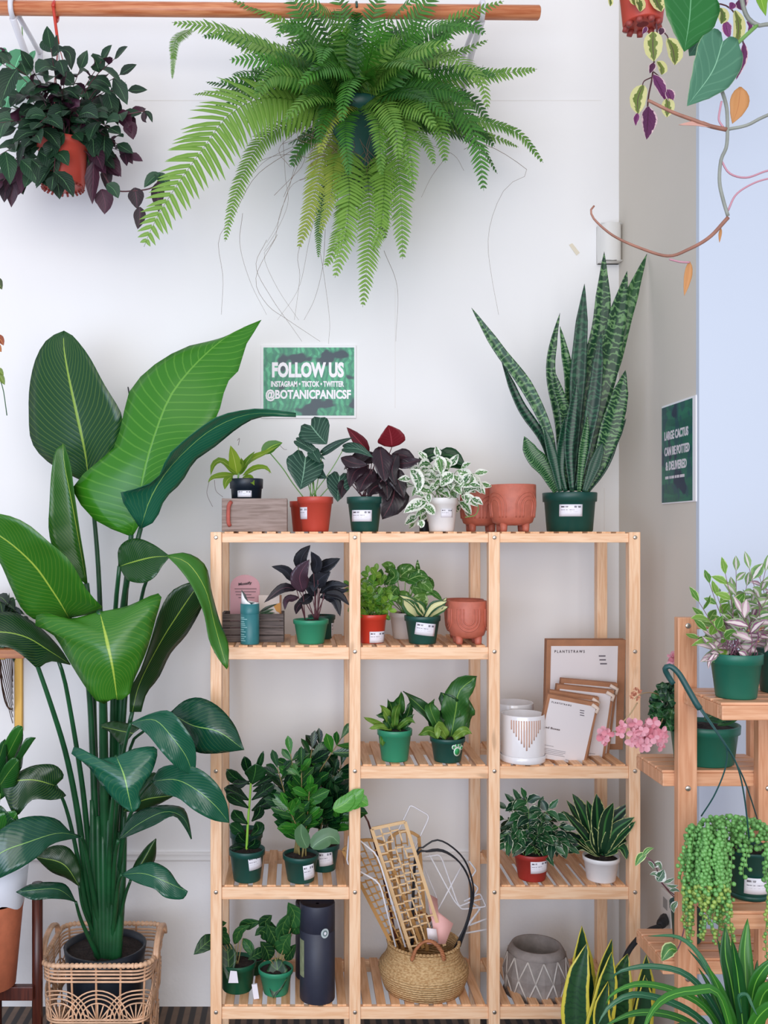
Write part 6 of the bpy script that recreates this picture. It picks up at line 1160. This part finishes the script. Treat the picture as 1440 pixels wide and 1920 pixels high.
for pts, w_ in (([(1225,60),(1224,85),(1226,115)],34), ([(1252,72),(1262,95),(1265,122)],36), ([(1195,-5),(1198,8),(1200,22)],26), ([(1225,-15),(1232,5),(1240,22)],34), ([(1232,115),(1240,128),(1240,140)],24), ([(1206,160),(1196,185),(1196,214)],30), ([(1250,185),(1252,200),(1250,220)],24), ([(1142,-8),(1144,4),(1144,12)],12), ([(1350,15),(1355,30),(1352,45)],24), ([(1378,20),(1385,50),(1380,88)],24), ([(1180,-5),(1188,2),(1190,10)],18)): PL(ml, pts, w_, 2.3, tone=R_.random(), fold=.3, pr='round', n=Vector((R_.uniform(-.4, .4), -1, .3)))
for pts, w_ in (([(1225,140),(1238,165),(1248,190)],24), ([(1216,200),(1214,230),(1212,262)],36), ([(1250,168),(1256,180),(1258,195)],20), ([(1226,118),(1222,128),(1218,138)],14), ([(1212,50),(1209,58),(1204,64)],10), ([(1238,52),(1240,60),(1236,66)],14), ([(1196,212),(1192,225),(1192,236)],12), ([(1385,0),(1390,10),(1392,20)],26), ([(1360,40),(1364,60),(1368,72)],18), ([(1400,40),(1406,50),(1402,60)],12), ([(1395,80),(1392,110),(1380,150)],18), ([(1375,5),(1372,12),(1368,18)],16)): PL(mp, pts, w_, 2.3, tone=R_.random(), fold=.3, n=Vector((R_.uniform(-.4, .4), -1, .2)))
TU(ms, [(1230, 45), (1232, 70), (1226, 118), (1222, 150), (1216, 180), (1214, 205)], .002, 2.31); TU(ms, [(1222, 145), (1208, 152), (1204, 162)], .0014, 2.31); TU(ms, [(1238, 55), (1250, 66), (1254, 76)], .0014, 2.31); TU(ms, [(1226, 135), (1242, 150), (1250, 170)], .0014, 2.31); TU(ms, [(1240, 0), (1300, 5), (1360, 10), (1385, 40), (1395, 90)], .0018, 2.33)
T.part('foliage', ml, yv); T.part('purple_leaves', mp, pv); T.part('stems', ms, stem_p)
T = Thing('heartleaf_philodendron', 'heart-leaved vine with long bare runners hanging at the top right', 'hanging plant', P(1480, -80, 2.0))
c = P(1520, -60, 2.0); T.part('pot', simple_pot(c, .08, .06, .14), dkgreen_pot)
m = MB(); top = c+Vector((0, 0, .6))
for a in (30, 150, 270): m.tube([top, c+Vector((.075*math.cos(math.radians(a)), .075*math.sin(math.radians(a)), .138))], .0016, n=5)
m.tube([top, top+Vector((0, 0, .9))], .003, n=6); T.part('hanger_wires', m, hm)
hg = leafm('heart_leaf', '2F8A3A', '1A6A2C', '6FAE7A', .03, 5, .12, -.4, rough=.3, trans=.15, edge='8FC45E', ew=.97, en=.0)
hb = leafm('heart_leaf_underside', '5E9A7A', '4A8A68', '8FC4A0', .03, 5, .15, -.4, rough=.4, trans=.2, edge='B9D6A0', ew=.96, en=.0)
for pts, w_, mt, yy, nn in (([(1296,-12),(1292,40),(1283,97)],112,hg,1.98,(.15,-1,.2)), ([(1322,60),(1305,85),(1292,105)],58,hb,2.02,(.2,-1,-.1)), ([(1355,78),(1335,135),(1288,199)],96,hb,1.95,(.2,-1,.1)), ([(1430,-30),(1428,0),(1436,30)],26,leafm('lime_leaf','8FC43A','6EA82E','B9DB6A',.04),1.95,(0,-1,0))):
    m = MB(); PL(m, pts, w_, yy, yy-.01, pr='heart', rows=16, cols=8, fold=.12, n=Vector(nn), tone=.6); T.part('leaf', m, mt, solid=.0008)
om = leafm('amber_leaf', 'E0A468', 'D0904E', 'C07A48', .04, rough=.5, trans=.3)
for pts, w_ in (([(1388,163),(1384,200),(1373,232)],36), ([(1293,490),(1290,515),(1283,555)],15), ([(1352,428),(1350,440),(1349,455)],6)): m = MB(); PL(m, pts, w_, 1.96, pr='ovate', tone=.7); T.part('amber_leaf', m, om, solid=.0008)
m = MB(); m9 = MB(); rm = plain('runner_brown', '9A6A58', .5, 0, .2, 20); rg_ = plain('runner_grey_green', '8A8E84', .5, 0, .15, 20); rp = plain('runner_pink', 'C08A98', .5)
TU(m, [(1352,165,1.97), (1362,200,1.96), (1364,240,1.95), (1362,275,1.95), (1352,300,1.95), (1349,340,1.95), (1356,375,1.95), (1365,405,1.95)], .0036, 1.96, n=8); TU(m, [(1500,190,1.9), (1430,220,1.93), (1400,235,1.94), (1362,243,1.95)], .0034, 1.95, n=8); TU(m, [(1500,42,1.98), (1435,46,1.98), (1420,47,1.98), (1400,30,1.98), (1390,-10,1.98), (1392,-60,2.0)], .0042, 1.98, n=8); T.part('runner', m, rg_)
m = MB(); TU(m, [(1420,47), (1395,70), (1370,95), (1355,120), (1350,165)], .004, 1.98, 1.97, n=8); T.part('green_runner', m, stem_g)
m = MB(); TU(m, [(1362,243), (1330,236), (1300,225), (1260,210), (1215,188)], .0045, 1.95, r1=.003, n=8); TU(m9, [(1365,408), (1330,445), (1290,468), (1252,480), (1200,465), (1150,442), (1115,412), (1108,395), (1114,386)], .0040, 1.95, r1=.002, n=8); T.part('brown_runner', m, rm); T.part('brown_runner', m9, rm)
m = MB()
PL(m, [(1345,240),(1310,232),(1272,234)], 12, 1.95, n=Vector((0,-1,.2)), pr='lance'); T.part('sheath', m, leafm('pale_pink_sheath', 'E8B8A8', 'D89A88', 'C88878', .04, rough=.5, trans=.3), solid=.001)
m = MB()
for p in ([(1352,300),(1368,325),(1400,333),(1440,320),(1480,318)], [(1365,395),(1380,365),(1410,345),(1440,335),(1480,328)], [(1357,240),(1348,225),(1350,205),(1353,190)], [(1255,486),(1275,491),(1293,492)]): TU(m, p, .002, 1.95, n=6)
T.part('pink_petioles', m, rp)
